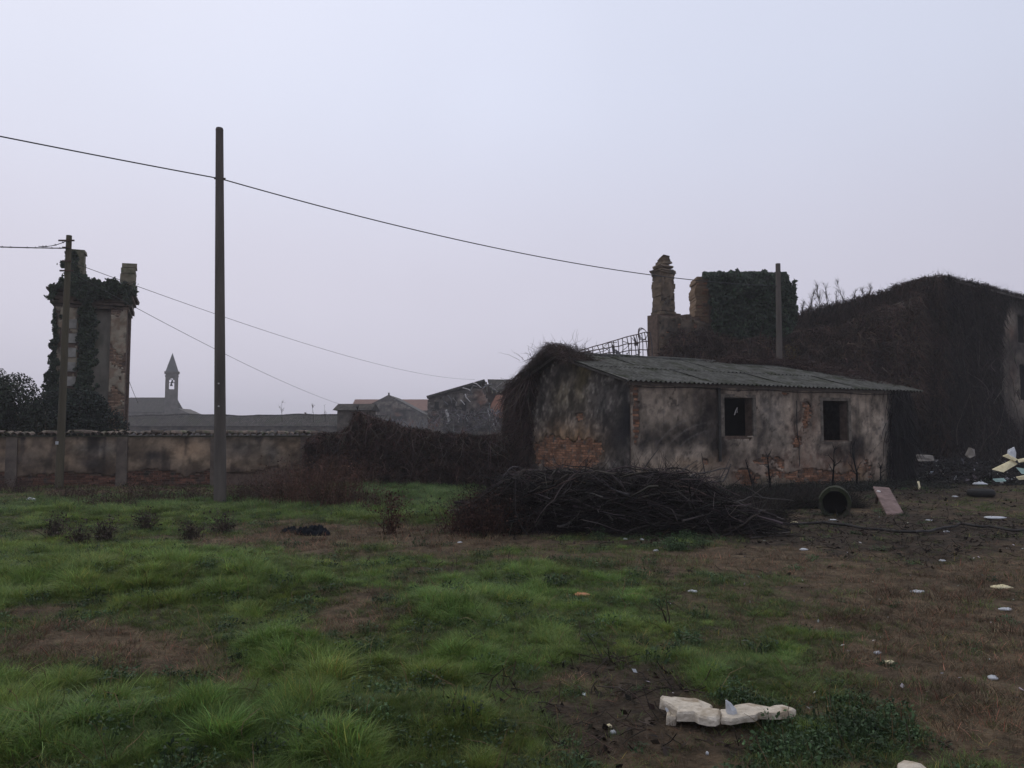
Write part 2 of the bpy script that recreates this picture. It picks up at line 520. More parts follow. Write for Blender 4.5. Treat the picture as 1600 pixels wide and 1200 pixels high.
# ------------------------------------------------------------------ ground cover maps (in photo pixels, laid on the ground itself)
GREEN = [(120, 900, 260, 48, 1.1), (400, 915, 150, 52, 1.0), (600, 1120, 240, 105, 1.1), (120, 1150, 300, 75, 1.1), (690, 945, 80, 26, 1.1),
         (250, 803, 320, 22, .8), (610, 768, 150, 20, 1.0), (640, 806, 110, 18, .9), (1150, 1040, 115, 36, 1.2), (1310, 1135, 100, 60, .7),
         (760, 895, 190, 26, .6), (830, 940, 130, 45, .55), (850, 1020, 120, 60, .6), (1040, 850, 170, 9, .7), (1000, 960, 110, 40, .5), (430, 1020, 130, 45, .8),
         (1250, 945, 60, 14, .6), (1340, 975, 60, 12, .35), (800, 1160, 120, 60, .5), (1200, 1185, 100, 40, .5), (1450, 880, 150, 12, .2), (1530, 790, 50, 14, .2), (1150, 930, 190, 34, .32), (950, 890, 190, 34, .35), (1380, 1000, 160, 22, .35), (1250, 1010, 120, 24, .3)]
DRY = [(150, 1030, 200, 40, 1.2), (320, 1070, 70, 35, 1.0), (540, 838, 190, 20, 2.0), (700, 840, 90, 14, .8), (1080, 880, 230, 28, .8), (1420, 960, 260, 70, .9),
       (1500, 1100, 170, 90, 1.0), (545, 960, 110, 24, 1.2), (640, 905, 60, 12, .8), (60, 985, 120, 16, .5), (1060, 1160, 90, 50, .5), (1200, 1000, 300, 18, .3), (1550, 900, 120, 30, .6), (300, 845, 120, 10, .6),
       (930, 1075, 60, 30, .5), (200, 765, 260, 8, .7)]
SOIL = [(1440, 838, 230, 40, 1.2), (960, 1120, 85, 60, 1.0), (1130, 1160, 130, 40, .6), (690, 895, 110, 12, .7), (1000, 1060, 90, 22, .5), (1300, 760, 330, 25, 1.0),
        (1450, 1185, 80, 26, .6), (560, 945, 90, 14, .5), (1050, 830, 300, 22, .9), (820, 1080, 40, 60, .5), (870, 985, 90, 20, .4), (1180, 905, 130, 16, .5)]
LEAFY = [(1320, 1145, 95, 48, 1.1), (1180, 1085, 90, 14, .9), (1040, 850, 160, 8, .8), (780, 1000, 100, 30, .3), (560, 1010, 100, 20, .5), (1250, 1180, 110, 30, .6), (900, 880, 200, 15, .3), (700, 1060, 80, 30, .3)]


def cover(x, y):
    z = H(x, y); u, v = proj(x, y, z)
    s = 70 * np.clip((v - 700) / 300, .12, 1.2)
    u = u + (fbm(x * 1.3, y * 1.3, 21, 4) - .5) * 3 * s; v = v + (fbm(x * 1.3, y * 1.3, 31, 4) - .5) * 1.4 * s
    n1 = fbm(x * 2.2, y * 2.2, 41, 4); n2 = fbm(x * 2.2, y * 2.2, 51, 4)
    g_dry = blobs(u, v, DRY); base = .3 + .12 * sstep(900, 500, u)
    g = blobs(u, v, GREEN) + base + (n1 - .5) * 1.1 - .4 * g_dry - .5 * blobs(u, v, SOIL)
    d = blobs(u, v, DRY) + .28 + (n2 - .5) * .7
    so = blobs(u, v, SOIL) + .12 + (fbm(x * 3, y * 3, 61, 4) - .5) * .8
    lf = blobs(u, v, LEAFY) + (fbm(x * 2, y * 2, 71, 3) - .5) * .4
    return np.clip(g, 0, 1.3), np.clip(d, 0, 1.3), np.clip(so, 0, 1.3), np.clip(lf, 0, 1.3), u, v


def axis(parts):
    out = [parts[0][0]]
    for a, b, st in parts:
        k = max(1, int(round((b - a) / st))); out += list(np.linspace(a, b, k + 1)[1:])
    return A(out)


gx = axis([(-720, -120, 60), (-120, -40, 8), (-40, -18, .8), (-18, -9, .16), (-9, 9, .07), (9, 20, .14), (20, 40, .7), (40, 120, 8), (120, 720, 60)])
gy = axis([(-60, 0, 6), (0, 3, .4), (3, 12, .06), (12, 20, .1), (20, 34, .25), (34, 60, 1.5), (60, 140, 8), (140, 720, 50)])
X, Y = np.meshgrid(gx, gy, indexing='ij')
Z = H(X, Y)
Z = Z + (fbm(X * 9, Y * 9, 81, 2) - .5) * .03 * sstep(26, 14, Y) * sstep(0, 3, Y)
g, d, so, lf, _, _ = cover(X.ravel(), Y.ravel())
ct = np.tile(A([[.07, .05, .031]]), (X.size, 1))
ct = mixc(ct, (.095, .07, .045), d * .8)
ct = mixc(ct, (.038, .05, .018), sstep(.3, .8, g) * .8)
ct = mixc(ct, (.034, .026, .019), sstep(.35, .9, so) * .85)
ct = ct * (0.55 + .95 * fbm(X.ravel() * 5, Y.ravel() * 5, 91, 4))[:, None]
nx, ny = X.shape; ii = np.arange(X.size).reshape(nx, ny)
Qg = np.stack([ii[:-1, :-1], ii[1:, :-1], ii[1:, 1:], ii[:-1, 1:]], -1).reshape(-1, 4)
M_GROUND = mat('ground_soil', (.5, .5, .5), (1.45, 1.4, 1.35), 7, .95, .9, attr=True, spec=.12, dist=.04, detail=10)
ground = mesh_np('ground', np.stack([X, Y, Z], -1).reshape(-1, 3), Q=Qg, m=M_GROUND, col=ct, smooth=True, kind='structure')

# ------------------------------------------------------------------ the haze
hb = MB(); hb.box((0, 0, 0), (1, 0, 0), (0, 1, 0), -730, 730, -75, 730, -2.0, 27)
haze_mat = bpy.data.materials.new('haze'); haze_mat.use_nodes = True
hn = haze_mat.node_tree.nodes; hn.clear()
ho = hn.new('ShaderNodeOutputMaterial'); hv = hn.new('ShaderNodeVolumePrincipled')
hv.inputs['Density'].default_value = 0.0009; hv.inputs['Color'].default_value = (.92, .92, .96, 1)
haze_mat.node_tree.links.new(hv.outputs[0], ho.inputs['Volume'])
hb.build('haze', haze_mat, kind='stuff')

# ------------------------------------------------------------------ the small abandoned house
HEX = unit(A([13.2 - 3.2, 26.8 - 21.7, 0.])); HEY = A([-HEX[1], HEX[0], 0.])
HO = A([3.2, 21.7, 0.]); HL, HW, HE, HRD, HRZ = 11.2, 7.0, 3.17, 3.7, 4.16
house = thing('abandoned_house', 'low derelict plastered house with corrugated roof behind the brush pile', 'house', HO)


def plane_s(u, v, O, ex):
    """(s, z) where the sight line of a photo pixel meets a vertical plane"""
    n = A([ex[1], -ex[0], 0.]); d = ray(u, v); c = A([0, 0, EYE])
    t = np.dot(O - c, n) / np.dot(d, n); p = c + d * t
    return float(np.dot(p - O, ex)), float(p[2])


w1 = plane_s(1130, 621, HO, HEX) + plane_s(1176, 681, HO, HEX)
w2 = plane_s(1284, 626, HO, HEX) + plane_s(1325, 688, HO, HEX)
WINS = [(w1[0], w1[2], w1[3], w1[1]), (w2[0], w2[2], w2[3], w2[1])]      # s0, s1, z0, z1
T = .3
b = MB()
# front wall with two openings
s_prev = 0
for (a0, a1, z0, z1) in WINS:
    b.box(HO, HEX, HEY, s_prev, a0, 0, T, -.3, HE)
    b.box(HO, HEX, HEY, a0, a1, 0, T, -.3, z0); b.box(HO, HEX, HEY, a0, a1, 0, T, z1, HE)
    s_prev = a1
b.box(HO, HEX, HEY, s_prev, HL, 0, T, -.3, HE)
b.box(HO, HEX, HEY, 0, HL, HW - T, HW, -.3, HE)
for a0 in (0, HL - T):
    b.prism([HO + HEX * a0 + HEY * T + A([0, 0, -.3]), HO + HEX * a0 + HEY * (HW - T) + A([0, 0, -.3]), HO + HEX * a0 + HEY * (HW - T) + A([0, 0, HE]),
             HO + HEX * a0 + HEY * HRD + A([0, 0, HRZ - .08]), HO + HEX * a0 + HEY * T + A([0, 0, HE + .03])], HEX * T)
b.build('wall', M_MORTAR, house)
b = MB(); b.box(HO, HEX, HEY, T + .01, HL - T - .01, T + .01, HW - T - .01, 0, .06)
b.box(HO, HEX, HEY, T + .01, HL - T - .01, 3.6, 3.75, .06, HE)
b.build('inner_wall', M_DARK, house)


def in_win(s, z, m=0.0):
    r = np.zeros(np.shape(s), bool)
    for (a0, a1, z0, z1) in WINS:
        r |= (s > a0 - m) & (s < a1 + m) & (z > z0 - m) & (z < z1 + m)
    return r


BARE = [(993, 650, 6, 42, 1.3), (990, 610, 6, 10, 1), (1164, 746, 18, 13, 1.3), (1250, 744, 55, 14, .85), (1320, 745, 60, 14, .7), (1152, 684, 26, 4, 1.1), (1258, 650, 14, 28, .62), (1180, 651, 4, 30, .7),
        (1245, 690, 12, 22, .6), (1225, 615, 12, 5, .5), (1200, 720, 30, 10, .75), (1090, 722, 26, 8, .5), (1275, 705, 16, 12, .5), (1405, 745, 12, 20, .4), (1360, 725, 18, 14, .4)]


def front_px(s, z):
    P = HO + HEX * np.asarray(s)[..., None] + A([0, 0, 1.]) * np.asarray(z)[..., None]
    return proj(P[..., 0], P[..., 1], P[..., 2])


def bare_front(s, z):
    s = np.asarray(s, float); z = np.asarray(z, float)
    u, v = front_px(s, z)
    return blobs(u, v, BARE) + (fbm(s * 3.5, z * 3.5, 101, 5) - .5) * 1.15 > .56


def keep_front(s, z): return ~bare_front(s, z) & ~in_win(s, z, .02)


def col_front(u, v, s, z):
    n = fbm(s * 1.6, z * 1.6, 111, 5); n2 = fbm(s * 5, z * 1.2, 113, 4); n3 = fbm(s * 7, z * 7, 115, 3)
    c = np.tile(A([[.29, .24, .19]]), (len(u), 1)) * (.62 + .75 * n)[:, None]
    wob = (n - .5) * 30; u2 = u + wob; v2 = v + (n2 - .5) * 26
    soot = blobs(u2, v2, [(1065, 674, 46, 17, .62), (1040, 692, 50, 12, .62), (1095, 655, 24, 30, .4), (1110, 640, 18, 40, .75), (1125, 690, 12, 40, .9), (1187, 670, 7, 30, .7), (1345, 700, 16, 16, 1.2), (1310, 712, 22, 12, .9),
                          (1122, 610, 7, 60, .7), (1245, 665, 3, 40, .8), (1405, 660, 9, 60, .5), (1335, 690, 10, 30, .35), (1005, 685, 14, 25, .4), (1365, 630, 5, 6, .8), (1222, 618, 9, 5, .6), (1160, 712, 40, 14, .45), (1300, 690, 30, 8, .6)])
    c = mixc(c, (.035, .03, .027), soot * (.8 + .8 * n3)); c = mixc(c, (.065, .052, .044), blobs(u2, v2, [(1090, 620, 26, 14, .8), (1122, 650, 16, 60, .6), (1215, 700, 20, 20, .4), (1270, 640, 10, 30, .4)]) * (.6 + .8 * n3)); c = mixc(c, (.09, .078, .07), sstep(.54, .66, n3) * sstep(.45, .6, n) * .6)  # second mix: eaves shadow painted over the left bay, plus stains
    red = blobs(u2, v2, [(1258, 665, 20, 40, .6), (1270, 730, 90, 22, .7), (1150, 740, 40, 18, .4), (1345, 735, 26, 16, .5)])
    c = mixc(c, (.17, .09, .06), red * n3 * 1.3)
    ochre = blobs(u2, v2, [(1340, 742, 22, 14, .9), (1085, 722, 40, 10, .6), (1215, 750, 60, 8, .4), (1010, 735, 30, 12, .3)])
    c = mixc(c, (.26, .17, .095), ochre * .8)
    blue = blobs(u2, v2, [(1398, 670, 14, 60, .6), (1205, 650, 16, 34, .3)])
    c = mixc(c, (.16, .17, .18), blue)
    damp = sstep(.5, .0, z + (n3 - .5) * .5) * .75
    c = mixc(c, (.05, .05, .032), damp)
    top = sstep(HE - .3, HE - .05, z) * .5
    c = mixc(c, (.07, .06, .052), top * n2 * 1.6)  # eaves shadow painted into the top of the plaster, broken by streaks
    streak = sstep(.52, .7, fbm(s * 9, z * .8, 117, 3)) * .45
    c = mixc(c, (.075, .066, .06), streak * sstep(.3, 3, z))
    fl = fbm(s * 3.1, z * 3.1, 119, 6); fl2 = fbm(s * 4.3, z * 3.7, 123, 6)
    c = c * (1 + .22 * sstep(.555, .57, fl) - .2 * sstep(.435, .42, fl2))[:, None]
    c = mixc(c, (.06, .05, .042), sstep(.012, .004, np.abs(fbm(s * .9, z * 1.1, 125, 5) - .5)) * .75)
    # marks of a shovel-like sweep across the left bay
    arc = np.abs(((u - 1130) ** 2 / 1.6 + (v - 735) ** 2) ** .5 % 13 - 6.5) / 6.5
    c = mixc(c, (.27, .255, .24), sstep(.75, 1, arc) * blobs(u, v, [(1060, 672, 36, 22, .45)]) * n3 * 2)
    return c


sheet(house, 'plaster', HO, HEX, .02, HL - .02, 0, HE - .14, keep_front, col_front, cell=.045, front=.04, thick=.04, relief=.016)
nb = brick_field(house, HO, HEX, .16, HL - .1, 0, HE - .2, lambda s, z: bool(bare_front(s, z)) and not bool(in_win(A([s]), A([z]), .16)[0]), BRICKS, cap=260)

GO = HO + HEY * HW                      # the gable seen from the left: s runs from the back corner to the front one
GEX = -HEY


def gable_top(s):
    dd = HW - s
    return np.where(dd < HRD, HE + (HRZ - HE) * dd / HRD, HRZ - (HRZ - HE) * (dd - HRD) / (HW - HRD)) - .1


GBARE = [(893, 712, 46, 26, 1.3), (862, 700, 24, 26, .8), (925, 690, 14, 18, .5), (905, 650, 10, 14, .5), (880, 610, 12, 18, .35), (925, 655, 14, 20, .3), (915, 570, 10, 10, .3)]


def gable_px(s, z):
    P = GO + GEX * np.asarray(s)[..., None] + A([0, 0, 1.]) * np.asarray(z)[..., None]
    return proj(P[..., 0], P[..., 1], P[..., 2])


def bare_gable(s, z):
    s = np.asarray(s, float); z = np.asarray(z, float)
    u, v = gable_px(s, z)
    return (blobs(u, v, GBARE) + (fbm(s * 3.2, z * 3.2, 121, 4) - .5) * .9 > .56) & (u < 944)


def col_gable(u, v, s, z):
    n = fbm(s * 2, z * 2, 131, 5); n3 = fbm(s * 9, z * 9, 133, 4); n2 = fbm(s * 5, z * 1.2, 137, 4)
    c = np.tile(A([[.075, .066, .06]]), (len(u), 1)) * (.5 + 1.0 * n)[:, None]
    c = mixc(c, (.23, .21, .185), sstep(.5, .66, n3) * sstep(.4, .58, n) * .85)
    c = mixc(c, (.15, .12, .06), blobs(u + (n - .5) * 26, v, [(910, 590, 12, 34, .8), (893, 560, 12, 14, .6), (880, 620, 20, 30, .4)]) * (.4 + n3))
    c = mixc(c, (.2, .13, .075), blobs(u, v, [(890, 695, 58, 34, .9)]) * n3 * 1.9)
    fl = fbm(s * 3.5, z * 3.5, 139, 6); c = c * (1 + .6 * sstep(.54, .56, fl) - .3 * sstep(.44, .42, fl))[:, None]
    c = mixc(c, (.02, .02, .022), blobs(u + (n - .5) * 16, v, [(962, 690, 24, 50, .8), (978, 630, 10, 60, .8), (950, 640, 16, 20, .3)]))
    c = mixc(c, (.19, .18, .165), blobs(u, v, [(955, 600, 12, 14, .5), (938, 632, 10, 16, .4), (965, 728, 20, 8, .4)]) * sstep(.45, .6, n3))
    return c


sheet(house, 'plaster', GO, GEX, .02, HW, 0, HRZ, lambda s, z: ~bare_gable(s, z) & (z < gable_top(s)), col_gable, cell=.06)
brick_field(house, GO, GEX, .16, HW - .3, 0, HRZ, lambda s, z: bool(bare_gable(s, z)) and z < float(gable_top(s)) - .1, BRICKS, cap=40 if nb > 260 else 300 - nb)
# ledge under the eaves, corner strip, drain pipe
b = MB(); b.box(HO, HEX, HEY, -.03, HL + .02, -.075, .01, HE - .15, HE - .06); b.build('cornice', mat('ledge_plaster', (.14, .12, .105), (.2, .18, .155), 3, .95, .4), house)
b = MB()
ps = plane_s(1120, 640, HO, HEX)[0]
b.tube([HO + HEX * ps - HEY * .11 + A([0, 0, z]) for z in (.9, 1.6, 2.4, HE - .16)], .045, 8)
b.build('drainpipe', mat('dark_pipe', (.03, .03, .028), (.055, .05, .045), 6, .8, .2), house)
b = MB(); cr = plane_s(1243, 640, HO, HEX)[0]
b.tube([HO + HEX * (cr + random.uniform(-.02, .02) + (.0 if z > 1.6 else .06)) - HEY * .05 + A([0, 0, z]) for z in np.linspace(.7, 2.7, 12)], .012, 5)
b.build('wall_cable', M_WIRE, house)
b = MB(); b.tube([HO + HEX * s - HEY * .07 + A([0, 0, HE - .19 - .02 * math.sin(s * 2.2)]) for s in np.linspace(.2, HL - .3, 30)], .009, 5); b.build('eaves_cable', M_WIRE, house)

M_FRAME = mat('dirty_window_surround', (.07, .06, .05), (.19, .165, .135), 6, .95, .4)
for k, (a0, a1, z0, z1) in enumerate(WINS):
    b = MB()
    b.box(HO, HEX, HEY, a0 - .12, a0, -.045, .02, z0 - .02, z1 + .1); b.box(HO, HEX, HEY, a1, a1 + .12, -.045, .02, z0 - .02, z1 + .1)
    b.box(HO, HEX, HEY, a0, a1, -.045, .02, z1 + .002, z1 + .1)
    wnd = b.build('window', M_FRAME, house)
    b = MB(); b.box(HO, HEX, HEY, a0 - .16, a1 + .16, -.1, .2, z0 - .07, z0 - .021, jit=.004); b.build('sill', M_FRAME, wnd, loc=None)
    b = MB()
    for (p, q, r_, t_) in ((a0 + .005, a0 + .06, z0, z1), (a1 - .06, a1 - .005, z0, z1)):
        b.box(HO, HEX, HEY, p, q, .05, .1, r_, t_)
    b.box(HO, HEX, HEY, a0 + .06, a1 - .06, .05, .1, z1 - .06, z1 - .004); b.box(HO, HEX, HEY, a0 + .06, a1 - .06, .05, .1, z0, z0 + .05)
    b.build('frame', mat('dark_window_wood', (.03, .026, .022), (.05, .042, .036), 6, .9, .2), wnd)
    for j in range(5 if k == 0 else 6):
        s = a0 + (a1 - a0) * (j + 1) / (6 if k == 0 else 7)
        b = MB(); b.tube([HO + HEX * s + HEY * .025 + A([0, 0, z0]), HO + HEX * (s + .01) + HEY * .025 + A([0, 0, z1])], .009, 5)
        b.build('bar', mat('rusty_bar', (.1, .07, .055), (.17, .13, .11), 10, .8, .2), wnd)
    for zz_ in np.linspace(z0, z1, 5)[1:-1]:
        b = MB(); b.tube([HO + HEX * a0 + HEY * .012 + A([0, 0, zz_]), HO + HEX * a1 + HEY * .012 + A([0, 0, zz_ + .01])], .008, 5); b.build('bar', MATS['rusty_bar'], wnd)
    b = MB(); b.box(HO, HEX, HEY, a0 + .005, a1 - .005, .105, .125, z0 + .005, z1 - .005); b.build('void_shade_board', M_DARK, wnd)  # added board, coloured dark to stand in for the unlit room behind
    if k == 1:
        for j in range(5):
            q0 = a0 + .06 + (a1 - a0 - .12) * j / 5; q1 = q0 + (a1 - a0 - .12) / 5 - .008
            b = MB(); b.box(HO, HEX, HEY, q0, q1, .075, .1, z0 + .05 + .01 * (j % 2), z1 - .06); b.build('shutter_board', mat('black_board', (.012, .011, .01), (.022, .02, .018), 6, .9, .2), wnd)
# crooked pale bracket hanging inside the first window
p = plane_s(1150, 642, HO + HEY * .08, HEX)
b = MB(); q = HO + HEY * .08
b.tube([q + HEX * (p[0] - .06) + A([0, 0, p[1] - .12]), q + HEX * (p[0] - .01) + A([0, 0, p[1]]), q + HEX * (p[0] + .05) + A([0, 0, p[1] + .1]), q + HEX * (p[0] + .04) + A([0, 0, p[1] - .05])], .014, 5)
b.build('hook', M_BONE, house)

# corrugated roof sheets
def sheet_mesh(L, Wd, waves, seed):
    r = random.Random(seed); nsg = waves * 6
    V = []; Qs = []
    for j in range(3):
        y = L * j / 2
        for i in range(nsg + 1):
            x = Wd * i / nsg
            z = .026 * math.cos(2 * math.pi * waves * i / nsg) + (.012 * math.sin(y * 2 + seed) if j == 1 else 0)
            V.append((x, y, z))
    n = len(V); V += [(a, b_, c - .008) for a, b_, c in V]
    for j in range(2):
        for i in range(nsg):
            a = j * (nsg + 1) + i
            Qs.append((a, a + 1, a + nsg + 2, a + nsg + 1)); Qs.append((n + a, n + a + nsg + 1, n + a + nsg + 2, n + a + 1))
    for i in range(nsg):
        Qs.append((i, n + i, n + i + 1, i + 1)); a = 2 * (nsg + 1) + i; Qs.append((a, a + 1, n + a + 1, n + a))
    for j in range(2):
        a = j * (nsg + 1); c = a + nsg + 1; Qs.append((a, c, n + c, n + a)); a += nsg; c += nsg; Qs.append((a, n + a, n + c, c))
    me = bpy.data.meshes.new('corrugated_sheet'); me.from_pydata(V, [], Qs); me.materials.append(M_SHEET)
    return me


NW = 12; wd = (HL + .75) / NW
SHM = [sheet_mesh(2.2, wd * 7 / 6, 7, s) for s in range(3)]
for side in (0, 1):
    run = HRD if side == 0 else HW - HRD
    sl = math.hypot(run, HRZ - HE); tilt = math.atan2(HRZ - HE, run)
    over = .28
    for row in range(2):
        for c in range(NW):
            me = SHM[(c + row) % 3]
            dd = -over + row * 2.05
            if row == 1: dd = sl - 2.2 + .06
            a = -.32 + c * wd
            if side == 0:
                p = HO + HEX * a + HEY * dd * math.cos(tilt) + A([0, 0, HE + .02 + dd * math.sin(tilt) + .022 * row + .003 * (c % 2)])
                rz = math.atan2(HEX[1], HEX[0])
            else:
                p = HO + HEX * (a + wd * 7 / 6) + HEY * (HW - dd * math.cos(tilt)) + A([0, 0, HE + .02 + dd * math.sin(tilt) + .022 * row + .003 * (c % 2)])
                rz = math.atan2(HEX[1], HEX[0]) + math.pi
            o = place(me, house, 'corrugated_sheet', p + A([0, 0, random.uniform(-.004, .004)]), (tilt + random.gauss(0, .003), random.gauss(0, .003), rz + random.gauss(0, .006)))
b = MB(); b.tube([HO + HEX * a + HEY * HRD + A([0, 0, HRZ + .05 + random.uniform(-.015, .015)]) for a in np.linspace(-.3, HL + .35, 14)], .07, 8)
b.build('ridge_cap', M_SHEET, house)
b = MB()
for a in (-.2, HL + .16):
    b.tube([HO + HEX * a - HEY * .2 + A([0, 0, HE - .06]), HO + HEX * a + HEY * HRD + A([0, 0, HRZ - .05]), HO + HEX * a + HEY * (HW + .2) + A([0, 0, HE - .06])], .05, 4)
b.build('verge_rafter', mat('bleached_rafter', (.12, .11, .1), (.2, .19, .175), 4, .9, .4), house)


# ------------------------------------------------------------------ boundary wall on the left
BO = A([-24.0, 24.6, 0.]); BE = A([-.9, 28.2, 0.]); BL = float(np.linalg.norm(BE - BO)); BEX = (BE - BO) / BL; BN = A([BEX[1], -BEX[0], 0.])
BZ = 1.62
bwall = thing('boundary_wall', 'long low plastered boundary wall with a crumbling brick foot and clay tile coping', 'wall', BO)
b = MB(); b.box(BO, BEX, -BN, 0, BL, 0, .3, -.3, BZ - .02); b.build('wall_core', M_MORTAR, bwall)


def wall_px(s, z):
    P = BO + BEX * np.asarray(s)[..., None] + A([0, 0, 1.]) * np.asarray(z)[..., None]
    return proj(P[..., 0], P[..., 1], P[..., 2])


def bare_wall(s, z):
    s = np.asarray(s, float); z = np.asarray(z, float); u, v = wall_px(s, z)
    return sstep(.62, .3, z + (fbm(s * 1.1, z * 2, 141, 4) - .5) * .7) + blobs(u, v, [(60, 735, 40, 8, .3), (430, 745, 50, 12, .5), (180, 740, 60, 10, .3)]) > .5


def col_wall(u, v, s, z):
    n = fbm(s * 1.0, z * 1.4, 151, 5); n3 = fbm(s * 4, z * 5, 153, 4); n2 = fbm(s * 3, z * .6, 157, 4)
    c = np.tile(A([[.25, .19, .135]]), (len(u), 1)) * (.6 + .8 * n)[:, None]
    bl = blobs(u + (n3 - .5) * 30, v + (n - .5) * 16, [(30, 715, 40, 18, .8), (150, 722, 30, 12, .9), (60, 695, 20, 10, .4), (245, 715, 34, 18, 1.0), (375, 712, 38, 16, .8), (470, 720, 24, 16, .8), (192, 700, 5, 40, .9), (310, 740, 60, 8, .6), (440, 690, 20, 10, .3)])
    c = mixc(c, (.045, .04, .04), bl * (.6 + .5 * n3))
    c = mixc(c, (.13, .125, .115), blobs(u, v, [(150, 700, 40, 12, .8), (380, 695, 40, 12, .6), (425, 705, 12, 20, .6)]))
    c = mixc(c, (.27, .19, .125), blobs(u + (n - .5) * 30, v, [(300, 705, 30, 16, .9), (450, 695, 30, 9, .5), (15, 705, 18, 8, .5), (100, 712, 14, 20, .4)]))
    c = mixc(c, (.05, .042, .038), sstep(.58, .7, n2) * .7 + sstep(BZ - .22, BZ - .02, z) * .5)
    fl = fbm(s * 2.2, z * 2.8, 159, 6); c = c * (1 + .3 * sstep(.55, .57, fl) - .3 * sstep(.44, .42, fl))[:, None]
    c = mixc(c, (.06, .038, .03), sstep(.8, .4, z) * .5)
    return c


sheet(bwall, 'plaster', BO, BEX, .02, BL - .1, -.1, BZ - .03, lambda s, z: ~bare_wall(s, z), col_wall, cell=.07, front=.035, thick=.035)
brick_field(bwall, BO, BEX, 1.2, 14.5, -.02, .9, lambda s, z: bool(bare_wall(s, z)), DBRICKS, cap=300, front=.0)
b = MB()
for u in (192, 338, 20, 478):
    s = plane_s(u, 700, BO, BEX)[0]; b.box(BO, BEX, BN, s - .17, s + .17, -.02, .1, -.3, BZ - .035, jit=.006)
b.build('pier', mat('pier_plaster', (.08, .065, .055), (.16, .13, .105), 2.5, .95, .5), bwall)


def tile_mesh(seed):
    r = random.Random(seed); V = []; Qs = []
    n = 6
    for j, (y, rad) in enumerate(((0, .105), (.36, .085))):
        for k in range(n + 1):
            w = math.pi * k / n
            V.append((rad * math.cos(w), y, rad * 1.0 * math.sin(w)))
    m_ = len(V); V += [(x * .84, y, z * .84 - .004) for x, y, z in V]
    for k in range(n):
        Qs.append((k, k + 1, n + 2 + k, n + 1 + k)); Qs.append((m_ + k, m_ + n + 1 + k, m_ + n + 2 + k, m_ + k + 1)); Qs.append((k, m_ + k, m_ + k + 1, k + 1))
        Qs.append((n + 1 + k, n + 2 + k, m_ + n + 2 + k, m_ + n + 1 + k))
    for k in (0, n): Qs.append((k, n + 1 + k, m_ + n + 1 + k, m_ + k))
    me = bpy.data.meshes.new('roof_tile'); me.from_pydata(V, [], Qs); me.materials.append(M_TILE); return me


TM = [tile_mesh(i) for i in range(2)]
ang = math.atan2(BEX[1], BEX[0]); ntile = 0
b = MB(); b.box(BO, BEX, -BN, 0, BL, -.05, .35, BZ - .02, BZ + .02, jit=0); b.build('coping_bed', mat('mossy_mortar', (.05, .052, .035), (.09, .09, .06), 5, .95, .6), bwall)
s = 1.3
s_hi = plane_s(485, 690, BO, BEX)[0] + .4
while s < s_hi:
    if random.random() > .06:
        p = BO + BEX * s + BN * (.13 + random.uniform(-.02, .03)) + A([0, 0, BZ + .02 + random.uniform(0, .02)])
        place(random.choice(TM), bwall, 'roof_tile', p, (.14 + random.gauss(0, .04), random.gauss(0, .08), ang + random.gauss(0, .1)))
        ntile += 1
    if random.random() > .45:
        p = BO + BEX * (s + .09) + BN * (.02) + A([0, 0, BZ + .065 + random.uniform(0, .03)])
        place(random.choice(TM), bwall, 'roof_tile', p, (.1, random.gauss(0, .1), ang + math.pi / 2 + random.gauss(0, .5)))
        ntile += 1
    s += .2

# ------------------------------------------------------------------ poles and cables
def pole(name, label, foot, top, r0, r1, m, sides=10):
    t = thing(name, label, 'utility pole', foot)
    b = MB(); k = 8
    pts = [A(foot) + (A(top) - A(foot)) * i / k for i in range(k + 1)]; pts[0] = pts[0] - A([0, 0, .3])
    b.tube(pts, [r0 + (r1 - r0) * i / k for i in range(k + 1)], sides); b.build('shaft', m, t, smooth=False)
    return t


p1 = gnd(344, 787); p1[2] = hz(p1[0], p1[1]); t1 = at(343, 203, p1[1])
pole1 = pole('utility_pole', 'tall tapering grey-brown concrete pole standing in the grass before the wall', p1, t1, .15, .092, M_CONC, 12)
b = MB(); b.tube([t1 - A([0, 0, .005]), t1 + A([0, 0, .05])], [.097, .08], 12); b.build('cap', M_CONC, pole1)
hk = at(343.5, 279, p1[1])
b = MB(); b.tube([hk - A([.14, 0, 0]), hk + A([.14, 0, 0])], .02, 6); b.build('cable_clamp', M_RUST, pole1)
for z in (2.35, 2.9):
    b = MB(); b.tube([A([p1[0] + (t1[0] - p1[0]) * z / 9 + .02, p1[1] - .15, z]), A([p1[0] + .02 + (t1[0] - p1[0]) * z / 9, p1[1] - .12, z])], .02, 6); b.build('bolt', M_BONE, pole1)
Y2 = float(plane_s(93, 740, BO, BEX)[0]); p2 = BO + BEX * Y2 + BN * .9; p2 = A([at(93, 740, p2[1])[0], p2[1], 0]); p2[2] = hz(p2[0], p2[1]); t2 = at(108, 368, p2[1])
pole2 = pole('utility_pole', 'leaning brown wooden pole with small iron crossarms in front of the ivy-clad tower', p2, t2, .125, .085, M_WOOD)
for (v, w) in ((377, .28), (388, .16), (409, .16), (424, .24)):
    c = at(108, v, p2[1])
    b = MB(); b.box(c, (1, 0, 0), (0, 1, 0), -w, w * .8, -.12, -.09, -.025, .025); arm = b.build('crossarm', M_RUST, pole2)
    for sx in (-w + .03, w * .8 - .03):
        b = MB(); q = c + A([sx, -.105, .026]); b.tube([q, q + A([0, 0, .05]), q + A([0, 0, .1])], [.03, .045, .02], 8); b.build('insulator', mat('brown_insulator', (.05, .04, .04), (.09, .07, .07), 5, .5, 0), arm)
c = at(92.5, 692, p2[1]); b = MB(); b.box(c, (1, 0, 0), (0, 1, 0), -.045, .045, -.135, -.12, -.05, .05); b.build('number_plate', M_WHITE, pole2)
